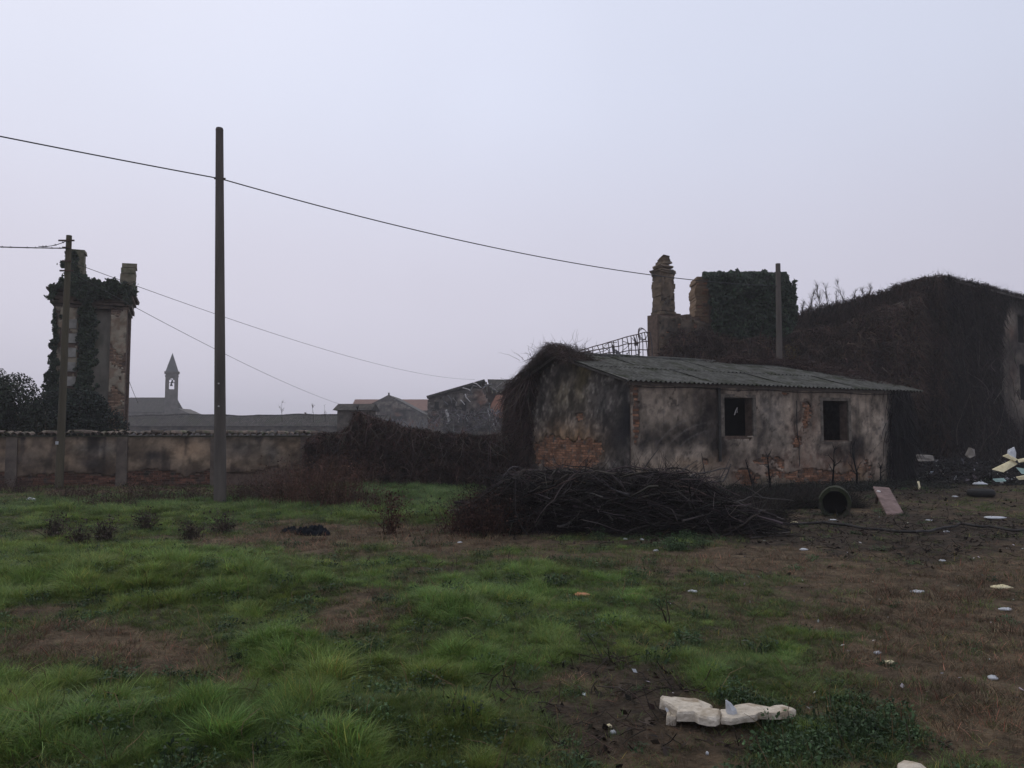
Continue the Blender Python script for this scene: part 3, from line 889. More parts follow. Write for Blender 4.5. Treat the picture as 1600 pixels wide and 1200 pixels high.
Y3 = 33.0; t3 = at(1215.5, 412, Y3); p3 = A([at(1217, 560, Y3)[0], Y3, 0.])
pole3 = pole('utility_pole', 'grey-brown concrete pole rising behind the corrugated roof beside the ivy block', p3, t3, .15, .1, M_CONC, 12)
b = MB(); hk3 = at(1215.5, 447, Y3); b.tube([hk3 - A([.15, 0, 0]), hk3 + A([.15, 0, 0])], .02, 6); b.build('cable_clamp', M_RUST, pole3)


def cable(label, a, c, sag, r, blobs_=0, name='overhead_cable'):
    b = MB(); n = 36
    a = A(a); c = A(c); pts = []
    for i in range(n + 1):
        t = i / n; p = a + (c - a) * t; p[2] -= 4 * sag * t * (1 - t); pts.append(p)
    b.tube(pts, r, 5)
    for k in range(blobs_):
        t = (k + .5 + random.uniform(-.3, .3)) / blobs_; i = int(t * n); q = pts[i]
        b.tube([q - A([.03, 0, .02]), q + A([.0, 0, .015]), q + A([.035, 0, -.02])], [.008, .028, .008], 5)
    return tag(b.build(name, M_WIRE, loc=a), label, 'cable', 'overhead cables')


dirn = hk - hk3
cable('thick black cable sagging from the tall concrete pole to the pole behind the roof', hk, hk3, .55, .016)
far_l = hk + A([dirn[0], dirn[1], 0]) * .9
far_l = A([far_l[0], far_l[1], hk[2] + .75])
cable('thick black cable running from the tall concrete pole out of the picture to the left', hk, far_l, .2, .016)
q = at(106, 388, p2[1] - .1); cable('dark knobbly cable reaching the wooden pole from the left edge', at(-420, 360, p2[1] - 4), q, .1, .018, 26)
cable('short thin cable joining the topmost crossarm of the wooden pole from the left', at(60, 385, p2[1] - .4), at(103, 377, p2[1] - .1), .06, .012, 4)
cable('upper thin grey cable falling from the wooden pole to the collapsed farmhouse', at(110, 409, p2[1]), at(742, 593, 89), .9, .010)
cable('lower thin grey cable falling from the wooden pole to the small dark hut', at(110, 425, p2[1]), at(545, 636, 70), .4, .010)
cable('thin slack cable dropping from the ruined tower to the chapel roof', at(199, 588, 33.8), at(216, 630, 60), .05, .012)

# ------------------------------------------------------------------ ruined tower on the left
TY = 34.0
tl = at(84, 490, TY); tr = at(202, 490, TY)
tower = thing('ruined_tower', 'tall ruined plaster and brick gate tower overgrown with ivy behind the wall', 'ruin', A([(tl[0] + tr[0]) / 2, TY, 0]))
rot = math.radians(22); TEX = A([math.cos(rot), math.sin(rot), 0]); TEY = A([-TEX[1], TEX[0], 0])
TO = A([tl[0], TY, 0]); TWd = plane_s(199, 490, TO, TEX)[0]
zc = at(150, 478, TY)[2]
wpl, wpr, rec = .95, .66, .42
b = MB(); b.box(TO, TEX, TEY, .12, TWd - .12, rec, 2.6, -.3, zc); b.build('core', mat('tower_recess_plaster', (.15, .138, .115), (.3, .275, .23), 1.5, .95, .5, c3=(.075, .08, .045), s3=.9, stretch=(1, 1, .4)), tower)
M_TP = mat('tower_pilaster_plaster', (.8, .8, .8), (1.2, 1.2, 1.2), 3, .95, .5, attr=True, spec=.1)


def tower_col(u, v, s, z):
    n = fbm(s * 3, z * 1.5, 161, 4); n2 = fbm(s * 6, z * 6, 163, 3)
    c = np.tile(A([[.29, .25, .19]]), (len(u), 1)) * (.7 + .6 * n)[:, None]
    c = mixc(c, (.2, .125, .085), sstep(.5, .62, n2) * .6)
    c = mixc(c, (.13, .12, .045), sstep(3.5, 0, z) * .7 * n2 * 1.8)
    c = mixc(c, (.06, .055, .045), sstep(.6, .7, n) * .7)
    return c


b = MB(); b.box(TO, TEX, TEY, 0, wpl, .03, rec - .001, -.3, zc); b.box(TO, TEX, TEY, TWd - wpr, TWd, .03, rec - .001, -.3, zc)
b.box(TO, TEX, TEY, 0, .6, 2.2, 2.7, -.3, zc); b.box(TO, TEX, TEY, TWd - .6, TWd, 2.2, 2.7, -.3, zc); b.build('pilaster', M_MORTAR, tower)
PB = lambda s, z: fbm(A([s * 2.5]), A([z * 1.2]), 171, 4)[0] > .54
kp = lambda s, z: ~(fbm(s * 2.5, z * 1.2, 171, 4) > .54)
sheet(tower, 'plaster', TO + TEY * .03, TEX, TWd - wpr + .01, TWd - .01, 0, zc - .01, kp, tower_col, cell=.08, m=M_TP)
sheet(tower, 'plaster', TO + TEY * .03, TEX, .01, wpl - .01, 0, zc - .01, lambda s, z: ~(fbm(s * 2.5, z * 1.2, 175, 4) > .62), tower_col, cell=.08, m=M_TP)
brick_field(tower, TO + TEY * .03, TEX, TWd - wpr + .13, TWd - .1, 1.5, zc - .1, lambda s, z: PB(s, z), PBRICKS, cap=300)
for i, z in enumerate(np.arange(1.9, zc - .8, .62)):
    b = MB(); b.box(TO, TEX, TEY, .5, .9, -.06, .01, z, z + .4, jit=.01); b.build('stone_block', mat('pale_stone', (.17, .16, .145), (.26, .25, .225), 4, .95, .4, rnd=.2), tower)
# stepped cornice
for (o_, z0, z1) in ((.06, zc, zc + .14), (.14, zc + .141, zc + .3), (.1, zc + .301, zc + .5), (.2, zc + .501, zc + .66), (.3, zc + .661, zc + .82)):
    b = MB(); s_ = -o_
    while s_ < TWd + o_ - .01:
        w_ = min(random.uniform(.3, .6), TWd + o_ - s_); b.box(TO, TEX, TEY, s_, s_ + w_ - .004, -o_ + random.uniform(0, .07), 2.7 + o_, z0, z1 - random.uniform(.003, .05), jit=.012); s_ += w_; b.build('cornice_course', mat('cornice_plaster', (.13, .1, .08), (.2, .15, .115), 3, .95, .6, rnd=.25, c3=(.05, .055, .04), s3=1.5), tower)
zr = zc + .78
M_STUB = mat('mossy_masonry', (.12, .105, .07), (.21, .185, .13), 4, .95, .8, c3=(.07, .08, .04), s3=3)
for (ua, ub, vt) in ((104, 133, 388), (187, 214, 410)):
    a = plane_s(ua, 450, TO, TEX)[0]; c = plane_s(ub - 3, 450, TO, TEX)[0]; zt = plane_s((ua + ub) / 2, vt, TO, TEX)[1]
    b = MB(); zz = zr
    while zz < zt:
        h = min(random.uniform(.22, .4), zt - zz + .01); j = random.uniform(-.03, .03)
        b.box(TO, TEX, TEY, a + j, c + j * .6, .2 + j, .95, zz, zz + h - .01, jit=.02); zz += h
    b.build('corner_stub', M_STUB, tower)


def ivy(name, label, P, size, col, nrm=None, cat='ivy', extra=None, loc=None, stems=None):
    B = Bundle(); B.add(leaves(P, size, nrm=nrm), jcol(len(P), col, .4, .1))
    if extra is not None: B.add(*extra)
    return tag(B.build(name, M_LEAF, loc=A(P).mean(0) if loc is None else loc), label, cat)


def on_front(u0, u1, v0, v1, n, Yf, spread=.15, dens=None):
    u = rng.uniform(u0, u1, n); v = rng.uniform(v0, v1, n)
    if dens is not None: k = dens(u, v) > rng.uniform(0, 1, n); u = u[k]; v = v[k]
    a = (u - 800) / F; b_ = (600 - v) / F
    Yp = Yf + rng.normal(0, spread, len(u))
    t = Yp / (CP - b_ * SP)
    return np.stack([a * t, Yp, EYE + t * (SP + b_ * CP)], -1)


ivd = [(158, 452, 50, 12, 1.6), (112, 415, 15, 26, 1.1), (92, 447, 14, 7, .5), (204, 468, 8, 10, .9), (137, 500, 13, 50, 1.3), (135, 580, 13, 60, 1.2), (86, 520, 6, 60, .8), (83, 580, 8, 40, .9), (115, 640, 34, 34, 1.2), (80, 462, 8, 6, .9), (88, 497, 8, 6, 1.0), (78, 620, 14, 40, .7)]
TP = lambda u, v, out: TO + (lambda so: TEX * so[0] + A([0, 0, so[1]]) - TEY * out)(plane_s(u, v, TO, TEX))
dn = lambda u, v: np.clip(blobs(u + (fbm(u / 9, v / 9, 181, 3) - .5) * 22, v + (fbm(u / 9, v / 9, 183, 3) - .5) * 22, ivd) - .42, 0, 1) * 2.4
uu = rng.uniform(60, 225, 110000); vv = rng.uniform(375, 690, 110000); k = dn(uu, vv) > rng.uniform(0, 1, 110000); uu, vv = uu[k], vv[k]
oo = .06 + .22 * sstep(485, 470, vv) * sstep(425, 440, vv) + .3 * fbm(uu / 8, vv / 8, 185, 3) * rng.uniform(0, 1, len(uu))
P = A([TP(a_, b_, c_) for a_, b_, c_ in zip(uu, vv, oo)])
ivy('ivy', 'dark ivy hanging over the cornice and down the recess of the ruined tower', P, rng.uniform(.035, .075, len(P)), (.03, .04, .024), nrm=A([.3, -1, .3]))

# shrubs beside the tower
def bush(name, label, c, r, n, col, leaf=.07, cat='shrub', trunk=True, lob=9):
    t = thing(name, label, cat, (c[0], c[1], hz(c[0], c[1])))
    cs = A(c) + unit(rng.normal(0, 1, (lob, 3))) * A(r) * rng.uniform(.3, .62, (lob, 1)); rs = rng.uniform(.38, .6, lob)
    k = rng.integers(0, lob, n); dvec = unit(rng.normal(0, 1, (n, 3)))
    P = cs[k] + dvec * (A(r) * rs[k][:, None]) * rng.uniform(.6, 1.08, (n, 1)) ** .6
    P = P[P[:, 2] > 0]
    B = Bundle(); B.add(leaves(P, rng.uniform(leaf * .5, leaf, len(P)), nrm=dvec[:len(P)]), jcol(len(P), col, .45, .12))
    B.build('foliage', M_LEAF, t)
    if trunk:
        C0 = np.tile(A([[c[0], c[1], 0.]]), (9, 1)) + rng.normal(0, .08, (9, 3)) * A([1, 1, 0])
        D = rng.normal(0, .4, (9, 3)); D[:, 2] = 1
        C = wander(C0, D, c[2] + r[2] * .6, 6, .14)
        R = np.linspace(.06, .012, 6)[None].repeat(9, 0)
        B = Bundle(); B.add(tubes(C, R, 5), jcol(9, (.05, .04, .03))); B.build('trunk', M_VEG, t)
    return t


c = at(14, 625, 31); bush('evergreen_shrub', 'big dark evergreen shrub at the left edge behind the wall', (c[0] - .3, 31, 2.6), (1.55, 1.3, 2.0), 26000, (.018, .024, .014))
c = at(120, 655, 31.5); bush('evergreen_shrub', 'low dark evergreen shrub spreading at the foot of the ruined tower', (c[0], 31.5, 2.0), (1.9, 1.0, 1.7), 24000, (.016, .022, .015))
c = at(60, 640, 30.5); bush('evergreen_shrub', 'small dark shrub between the big left shrub and the wooden pole', (c[0], 30.5, 1.8), (.8, .8, 1.4), 12000, (.02, .025, .015))
sl_ = thing('pale_wall', 'pale fogged gable wall glimpsed under the shrub at the left edge', 'wall', at(0, 676, 44) * A([1, 1, 0]))
b = MB(); a0 = at(-90, 660, 44); a1 = at(70, 660, 44); zt = at(0, 643, 44)[2]
b.prism([(a0[0], 44, 0), (a1[0], 44, 0), (a1[0], 44, zt - .8), (at(20, 640, 44)[0], 44, zt + .2), (a0[0], 44, zt - .3)], (0, .4, 0)); b.build('masonry', mat('pale_far_plaster', (.16, .15, .14), (.22, .21, .2), 1, .95, .2), sl_)

# ------------------------------------------------------------------ far chapel with bell tower
CY = 200.0
ch = thing('chapel', 'distant misty chapel with a slim bell tower and pointed spire', 'chapel', at(267, 679, CY) * A([1, 1, 0]))
def X_(u, Yd): return float(at(u, 640, Yd)[0])
def Z_(v, Yd): return float(at(400, v, Yd)[2])
x0, x1 = X_(257, CY), X_(277.5, CY); zb = Z_(583, CY); zs = Z_(550, CY); wdt = x1 - x0
ox0, ox1 = X_(263.2, CY), X_(271.2, CY); oz0, oz1 = Z_(608, CY), Z_(590, CY)
M_CH = mat('chapel_masonry', (.07, .062, .055), (.15, .135, .12), .9, .95, .3)
EX, EY3 = (1, 0, 0), (0, 1, 0)
CR = math.radians(23.3); CEX = A([math.cos(CR), math.sin(CR), 0]); CEY = A([-CEX[1], CEX[0], 0]); OC = A([x0, CY, 0.])
wdt = wdt * math.cos(CR) * 1.0; ow0, ow1 = wdt * .3, wdt * .7
b = MB(); b.box(OC, CEX, CEY, 0, wdt, 0, wdt, 0, oz0)
for (a0, a1, c0, c1) in ((0, ow0, 0, ow0), (ow1, wdt, 0, ow0), (0, ow0, ow1, wdt), (ow1, wdt, ow1, wdt)):
    b.box(OC, CEX, CEY, a0, a1, c0, c1, oz0, oz1)
b.box(OC, CEX, CEY, 0, wdt, 0, wdt, oz1, zb)
for k in range(4):       # shoulders that round the heads of the openings
    b.box(OC, CEX, CEY, ow0 + .002, ow0 + (.1 + .1 * k) * wdt * .4, .05, ow0 - .05, oz1 - .5 + .12 * k, oz1 - .38 + .12 * k - .002)
    b.box(OC, CEX, CEY, ow1 - (.1 + .1 * k) * wdt * .4, ow1 - .002, .05, ow0 - .05, oz1 - .5 + .12 * k, oz1 - .38 + .12 * k - .002)
b.build('bell_tower', M_CH, ch)
b = MB(); b.box(OC, CEX, CEY, -.28, wdt + .28, -.28, wdt + .28, zb, zb + .45); b.box(OC, CEX, CEY, -.12, wdt + .12, -.12, wdt + .12, zb - .75, zb - .55); b.build('belfry_cornice', M_CH, ch)
b = MB(); hw = .02
cc_ = [OC + CEX * p_ + CEY * q_ + A([0, 0, zb + .451]) for p_, q_ in ((-hw, -hw), (wdt + hw, -hw), (wdt + hw, wdt + hw), (-hw, wdt + hw))]
tip = OC + CEX * wdt / 2 + CEY * wdt / 2 + A([0, 0, zs])
b.add(cc_ + [tip], [(0, 1, 4), (1, 2, 4), (2, 3, 4), (3, 0, 4), (3, 2, 1, 0)])
sp = b.build('spire', mat('spire_tiles', (.07, .07, .07), (.11, .11, .11), .8, .9, .3), ch)
b = MB(); b.tube([tip - A([0, 0, .1]), tip + A([0, 0, 1.3])], .06, 5); b.tube([tip + A([-.4, 0, .8]), tip + A([.4, 0, .8])], .06, 5); b.build('cross', M_RUST, sp)
for i, zz in enumerate((oz1 - .45, oz0 + 1.7)):
    q = OC + CEX * (wdt / 2 + (.12 if i == 0 else -.08)) + CEY * wdt / 2 + A([0, 0, zz])
    b = MB(); b.tube([q, q - A([0, 0, .25]), q - A([0, 0, .6]), q - A([0, 0, .8])], [.1, .22, .3, .42], 10)
    a_x = OC + CEY * wdt / 2 + A([0, 0, zz + .05]); b.tube([a_x + CEX * ow0, a_x + CEX * ow1], .08, 5); b.build('bell', mat('bell_bronze', (.03, .035, .03), (.05, .055, .05), 2, .6, 0), ch)


def gabled(parent, x0, x1, y0, y1, ze, zr_, wm, rm, ridge='x', over=.3, hipR=0, part='roof'):
    b = MB(); b.box((0, 0, 0), EX, EY3, x0, x1, y0, y1, -.2, ze); b.build('wall', wm, parent)
    b = MB()
    if ridge == 'x':
        ym = (y0 + y1) / 2
        b.add([(x0 - over, y0 - over, ze), (x1 + over, y0 - over, ze), (x1 + over, y1 + over, ze), (x0 - over, y1 + over, ze), (x0 - over + hipR * 0, ym, zr_), (x1 + over - hipR, ym, zr_)],
              [(0, 1, 5, 4), (2, 3, 4, 5), (0, 4, 3), (1, 2, 5), (3, 2, 1, 0)])
    else:
        xm = (x0 + x1) / 2
        b.add([(x0 - over, y0 - over, ze), (x1 + over, y0 - over, ze), (x1 + over, y1 + over, ze), (x0 - over, y1 + over, ze), (xm, y0 - over, zr_), (xm, y1 + over, zr_)],
              [(0, 4, 5, 3), (1, 2, 5, 4), (0, 1, 4), (2, 3, 5), (3, 2, 1, 0)])
    return b.build(part, rm, parent)


gabled(ch, X_(185, CY), x0 - .02, CY + .5, CY + 12, Z_(644, CY), Z_(621, CY + 6), M_CH, M_FARROOF)
b = MB(); b.add([(x1 + .02, CY, Z_(638, CY)), (X_(305, CY), CY, Z_(650, CY)), (X_(305, CY), CY, 0), (x1 + .02, CY, 0), (x1 + .02, CY + 8, Z_(638, CY)), (X_(305, CY), CY + 8, Z_(650, CY)), (X_(305, CY), CY + 8, 0), (x1 + .02, CY + 8, 0)],
                 [(3, 2, 1, 0), (0, 1, 5, 4), (4, 5, 6, 7), (1, 2, 6, 5), (0, 4, 7, 3)])
b.build('side_aisle', M_CH, ch)

# long low tiled shed
LY = 118.0
shed = thing('long_shed', 'long low barn with a grey tiled roof running behind the boundary wall', 'barn', (X_(380, LY), LY, 0))
lx0, lx1 = X_(170, LY), X_(600, LY); ze, zr2 = Z_(666, LY), Z_(649.5, LY + 4)
b = MB(); b.box((0, 0, 0), EX, EY3, lx0, lx1, LY, LY + 8, -.2, ze); b.build('wall', M_FARWALL, shed)
# roof with rolls of tiles running down the slope
nr = int((lx1 - lx0) / .32); B = []
b = MB(); V = []; fs = []
for i in range(nr * 2 + 1):
    x = lx0 - .3 + (lx1 - lx0 + .6) * i / (nr * 2); up = .07 * (i % 2)
    wv = .10 * math.sin(x * .35) + .05 * math.sin(x * 1.1)
    V += [(x, LY - .4, ze - .02 + up), (x, LY + 4, zr2 + up + wv), (x, LY + 8.4, ze - .02 + up)]
for i in range(nr * 2):
    a = i * 3; fs += [(a, a + 3, a + 4, a + 1), (a + 1, a + 4, a + 5, a + 2)]
b.add(V, fs); b.build('roof', M_FARROOF, shed)
b = MB()
for i in range(nr):
    x = lx0 + (lx1 - lx0) * i / nr; wv = .10 * math.sin(x * .35) + .05 * math.sin(x * 1.1)
    b.tube([(x, LY + 4, zr2 + wv + .07), (x + (lx1 - lx0) / nr * .98, LY + 4, zr2 + wv + .08 + random.uniform(0, .05))], .11, 5)
b.build('ridge_tiles', M_FARROOF, shed, kind='stuff')
for u in (231, 259, 420, 475):
    x = X_(u, LY)
    b = MB(); b.box((0, 0, 0), EX, EY3, x - .35, x + .35, LY - .06, LY - .003, ze - 1.2, ze - .45); b.build('window', M_DARK, shed)
b = MB(); b.box((0, 0, 0), EX, EY3, X_(465, LY) , X_(467.5, LY), LY + 3.9, LY + 4.2, zr2, zr2 + .5); b.build('vent', M_CONC, shed)

# farm buildings in the middle distance
MYd = 150.0
fa = thing('farm_building', 'grey gabled farm building with a low tiled roof in the mist', 'farm building', (X_(605, MYd), MYd, 0))
gabled(fa, X_(553, MYd), X_(662, MYd), MYd, MYd + 14, Z_(648, MYd), Z_(617, MYd), M_FARWALL, mat('grey_gable_roof', (.05, .046, .042), (.09, .085, .077), 1, .95, .3), ridge='y', over=.5)
b = MB(); b.box((0, 0, 0), EX, EY3, X_(606, MYd), X_(608, MYd), MYd, MYd + .6, Z_(618, MYd), Z_(613.5, MYd)); b.build('chimney', M_CONC, fa)
b = MB(); b.box((0, 0, 0), EX, EY3, X_(587, MYd), X_(590, MYd), MYd - .85, MYd - .7, 0, Z_(634, MYd)); b.build('pilaster', mat('pale_pink_render', (.2, .15, .13), (.25, .2, .17), 1, .9, .1), fa)
for (ua, ub, va, vb) in ((600, 604, 650, 658), (625, 629, 650, 658), (570, 574, 651, 658)):
    b = MB(); b.box((0, 0, 0), EX, EY3, X_(ua, MYd), X_(ub, MYd), MYd - .8, MYd - .7, Z_(vb, MYd), Z_(va, MYd)); b.build('window', M_DARK, fa)
fb = thing('red_roofed_building', 'far building with faded red tiled roof showing either side of the grey gable', 'building', (X_(607, 170), 170, 0))
gabled(fb, X_(553, 170), X_(672, 170), 168, 178, Z_(642, 170), Z_(624, 173), M_FARWALL, M_REDROOF, ridge='x', over=.4)
hut = thing('small_hut', 'small dark hut with a low tiled roof at the end of the long barn', 'hut', (X_(540, 70), 70, 0))
gabled(hut, X_(527, 70), X_(575, 70), 70, 74, Z_(641, 70), Z_(631, 72), M_FARWALL, M_FARROOF, ridge='x', over=.35)
b = MB(); b.box((0, 0, 0), EX, EY3, X_(538, 70), X_(544, 70), 69.94, 69.997, .8, 2.2); b.build('window', M_DARK, hut)

RY = 90.0
ru = thing('collapsed_farmhouse', 'ruined farmhouse with a broken roof and pale timbers hanging from it', 'ruin', (X_(735, RY), RY, 0))
rx0, rx1 = X_(668, RY), X_(845, RY)
prof = [(655, 658), (672, 622), (700, 608), (757, 595), (759, 600), (775, 604), (845, 600)]
b = MB(); b.prism([(rx0, RY, 0), (X_(800, RY), RY, 0), (X_(800, RY), RY, Z_(657, RY)), (X_(776, RY), RY, Z_(652, RY)), (X_(764, RY), RY, Z_(640, RY)), (X_(762, RY), RY, Z_(622, RY)), (X_(755, RY), RY, Z_(604, RY)), (X_(700, RY), RY, Z_(614, RY)), (rx0, RY, Z_(625, RY))], (0, .5, 0))
b.build('wall', M_FARWALL, ru)
def farm_col(u, v, s, z):
    n = fbm(s * .5, z * .6, 501, 4); n2 = fbm(s * 1.3, z * 1.6, 503, 4)
    c = np.tile(A([[.11, .098, .088]]), (len(u), 1)) * (.5 + 1.0 * n)[:, None]
    c = mixc(c, (.26, .225, .19), sstep(.52, .62, n2) * .8); c = mixc(c, (.2, .1, .07), sstep(.56, .66, n) * .8 + blobs(u, v, [(752, 620, 10, 14, .6), (745, 650, 14, 8, .4)]))
    c = mixc(c, (.035, .03, .028), sstep(.42, .34, n2)); return c
ftop = lambda s: np.interp(s, [0, X_(700, RY) - rx0, X_(755, RY) - rx0, X_(762, RY) - rx0, X_(766, RY) - rx0, X_(776, RY) - rx0, X_(800, RY) - rx0], [Z_(625, RY), Z_(614, RY), Z_(604, RY), Z_(622, RY), Z_(643, RY), Z_(652, RY), Z_(657, RY)])
sheet(ru, 'plaster', (rx0, RY, 0), (1, 0, 0), .1, X_(790, RY) - rx0, 0, Z_(600, RY), lambda s, z: (z < ftop(s) - .2) & (fbm(s * .9, z * .9, 505, 3) < .62), farm_col, cell=.2, front=.1, thick=.1, relief=.06)
fx0, fx1 = X_(553, MYd), X_(662, MYd)
sheet(fa, 'plaster', (fx0, MYd, 0), (1, 0, 0), .1, fx1 - fx0 - .1, 0, Z_(619, MYd), lambda s, z: z < np.interp(s, [0, (fx1 - fx0) / 2, fx1 - fx0], [Z_(648, MYd), Z_(618, MYd), Z_(648, MYd)]) - .2, lambda u, v, s, z: farm_col(u * 0, v * 0, s * .8, z * .8) * .8, cell=.3, front=.62, thick=.6, relief=.05)
b = MB()
b.prism([(X_(668, RY), RY - .6, Z_(623, RY)), (X_(757, RY), RY - .6, Z_(596, RY)), (X_(757, RY), RY - .6, Z_(593, RY)), (X_(667, RY), RY - .6, Z_(619, RY))], (0, 5, 0))
b.build('roof', M_FARROOF, ru)
b = MB(); b.prism([(X_(768, RY), RY + 2, Z_(612, RY)), (X_(860, RY), RY + 2, Z_(612, RY)), (X_(860, RY + 5), RY + 5, Z_(598, RY + 5)), (X_(762, RY + 5), RY + 5, Z_(596.5, RY + 5))], (0, 0, .3)); b.build('back_roof', M_FARROOF, ru)
b = MB(); b.prism([(X_(672, RY), RY + 4.4, 0), (X_(845, RY), RY + 4.4, 0), (X_(845, RY), RY + 4.4, Z_(607, RY + 4.4)), (X_(762, RY), RY + 4.4, Z_(600, RY + 4.4)), (X_(752, RY), RY + 4.4, Z_(601, RY + 4.4)), (X_(672, RY), RY + 4.4, Z_(624, RY + 4.4))], (0, .3, 0)); b.build('rear_wall', mat('rear_farm_wall', (.09, .06, .05), (.19, .13, .1), 1.2, .95, .3, c3=(.05, .045, .04), s3=.8), ru)
for k in range(9):
    ua = 752 + k * 8; b = MB(); b.tube([at(ua, 597 + k * .4, RY + 4.2), at(ua - 4 + 6 * random.random(), 613 + 3 * random.random(), RY + 1.5)], .09, 4); b.build('rafter', M_WOOD, ru)
b = MB(); b.prism([(X_(760, RY), RY + .6, Z_(655, RY)), (X_(806, RY), RY + .6, Z_(660, RY)), (X_(806, RY), RY + .6, Z_(614, RY)), (X_(775, RY), RY + .6, Z_(617, RY)), (X_(768, RY), RY + .6, Z_(630, RY))], (0, .4, 0)); b.build('inner_wall', M_PINK, ru)
for (ua, ub, va, vb) in ((679, 686, 628, 640), (707, 713, 630, 643), (722, 729, 628, 642)):
    b = MB(); b.box((0, 0, 0), EX, EY3, X_(ua, RY), X_(ub, RY), RY - .26, RY - .203, Z_(vb, RY), Z_(va, RY)); w_ = b.build('window', M_DARK, ru)
    b = MB(); b.box((0, 0, 0), EX, EY3, X_(ua, RY) - .12, X_(ub, RY) + .12, RY - .3, RY - .203, Z_(vb, RY) - .15, Z_(vb, RY)); b.build('sill', M_FARWALL, w_)
beams = [(723, 606, 735, 610), (735, 610, 745, 604), (735, 610, 730, 618), (727, 616, 735, 628), (708, 622, 712, 634), (693, 620, 700, 632), (697, 640, 698, 662), (742, 655, 750, 662), (750, 662, 766, 652), (762, 640, 765, 658),
         (765, 604, 778, 612), (755, 606, 768, 600), (772, 648, 782, 668), (756, 668, 764, 654), (700, 618, 706, 630), (720, 625, 726, 632), (785, 645, 790, 665), (765, 630, 768, 645), (740, 598, 752, 606), (776, 606, 784, 598), (740, 652, 752, 668), (766, 668, 780, 660), (778, 640, 776, 670), (786, 668, 796, 655), (770, 655, 774, 672), (730, 640, 724, 655), (745, 664, 760, 668), (712, 645, 716, 660)]
for i, (ua, va, ub, vb) in enumerate(beams):
    a = at(ua, va, RY - .9 - .3 * (i % 3)); c = at(ub, vb, RY - .9 - .3 * ((i + 1) % 3))
    b = MB(); b.tube([a, (a + c) / 2 + rng.normal(0, .18, 3), c], [.16 if i == 6 else .07, .06 if i != 6 else .16, .05], 5); b.build('timber', M_BONE if i % 3 == 0 else (mat('grey_timber', (.13, .12, .115), (.25, .235, .225), 4, .9, .2) if i % 3 == 1 else M_METAL), ru)
B = Bundle(); n = 900
P = on_front(668, 800, 640, 676, n, RY - 1.6, .6); B.add(strands(P, rng.normal(0, 1, (n, 3)) * A([1, .5, .8]), rng.uniform(.3, 1.2, n), rng.uniform(.02, .07, n)), jcol(n, (.12, .11, .11), .5))
B.build('rubble', M_VEG, ru, kind='stuff')
# low greenhouse sheeting line between the buildings
gh = thing('collapsed_greenhouse', 'low collapsed greenhouse of grey hoops and torn sheeting between the farm buildings', 'greenhouse', (X_(650, 100), 100, 0))
for i in range(14):
    ua = 600 + i * 7.5
    b = MB(); q = [at(ua + 9 * t + 2 * math.sin(i), 668 - 14 * math.sin(math.pi * t) * (.6 + .4 * random.random()), 100 + i % 3) for t in np.linspace(0, 1, 7)]; b.tube(q, .05, 4); b.build('hoop', M_METAL, gh)

# ------------------------------------------------------------------ ruin behind the house: pillar, wall and ivy block
QY = 38.0
ruin = thing('ruined_hall', 'ochre ruined hall wall with a tall broken pillar behind the corrugated roof', 'ruin', (X_(1040, QY), QY, 0))
rr = math.radians(27); REX = A([math.cos(rr), math.sin(rr), 0]); REY = A([-REX[1], REX[0], 0])
RO = A([X_(1019, QY), QY, 0.])


def rcol(u, v, s, z):
    n = fbm(s * 2, z * 1.5, 191, 4); n2 = fbm(s * 6, z * 5, 193, 4)
    c = np.tile(A([[.15, .115, .085]]), (len(u), 1)) * (.6 + .8 * n)[:, None]
    c = mixc(c, (.06, .053, .047), sstep(.52, .66, n2) * .9)
    c = mixc(c, (.05, .046, .042), blobs(u + (n - .5) * 20, v, [(1025, 470, 22, 14, .9), (1070, 530, 40, 22, .8), (1040, 410, 20, 8, .6), (1060, 500, 30, 10, .5)]))
    c = mixc(c, (.21, .155, .105), blobs(u, v, [(1045, 445, 10, 20, .6), (1035, 545, 18, 14, .8), (1024, 425, 8, 14, .5), (1090, 500, 30, 8, .5)]))
    return c


def jag(parent, name, O, ex, ey, a0, a1, d0, d1, z0, zt_fun, m, step=.28):
    """a masonry mass laid in uneven courses, its top following zt_fun(s)"""
    b = MB(); s = a0
    while s < a1 - .01:
        w = min(step * random.uniform(.8, 1.2), a1 - s); zt = zt_fun(s + w / 2)
        b.box(O, ex, ey, s, s + w - .002, d0 + random.uniform(0, .03), d1, z0, zt + random.uniform(-.06, .06), jit=.006); s += w
    return b.build(name, m, parent)


M_OCHRE = mat('ochre_masonry', (.1, .075, .05), (.19, .14, .095), 3.5, .95, .8, c3=(.05, .045, .04), s3=1.2, dist=.05)
def sR(u, v=480): return plane_s(u, v, RO, REX)[0]
def zR(u, v): return plane_s(u, v, RO, REX)[1]
wtop = lambda s: float(np.interp(s, [sR(1012), sR(1020), sR(1058), sR(1075), sR(1095), sR(1120), sR(1150)], [zR(1012, 505), zR(1020, 490), zR(1058, 490), zR(1075, 492), zR(1095, 500), zR(1120, 508), zR(1150, 525)]))
jag(ruin, 'wall', RO, REX, REY, sR(1027), sR(1200), 0, .8, -.2, wtop, M_MORTAR)
sheet(ruin, 'plaster', RO, REX, sR(1029), sR(1150), 3.5, zR(1020, 493), lambda s, z: (z < np.vectorize(wtop)(s) - .12) & ~(fbm(s * 3, z * 3, 197, 4) > .64), rcol, cell=.08, front=.05, thick=.05)
brick_field(ruin, RO, REX, sR(1031), sR(1120), 4.2, zR(1020, 500), lambda s, z: z < wtop(s) - .2 and fbm(A([s * 3]), A([z * 3]), 197, 4)[0] > .62, BRICKS, cap=140)
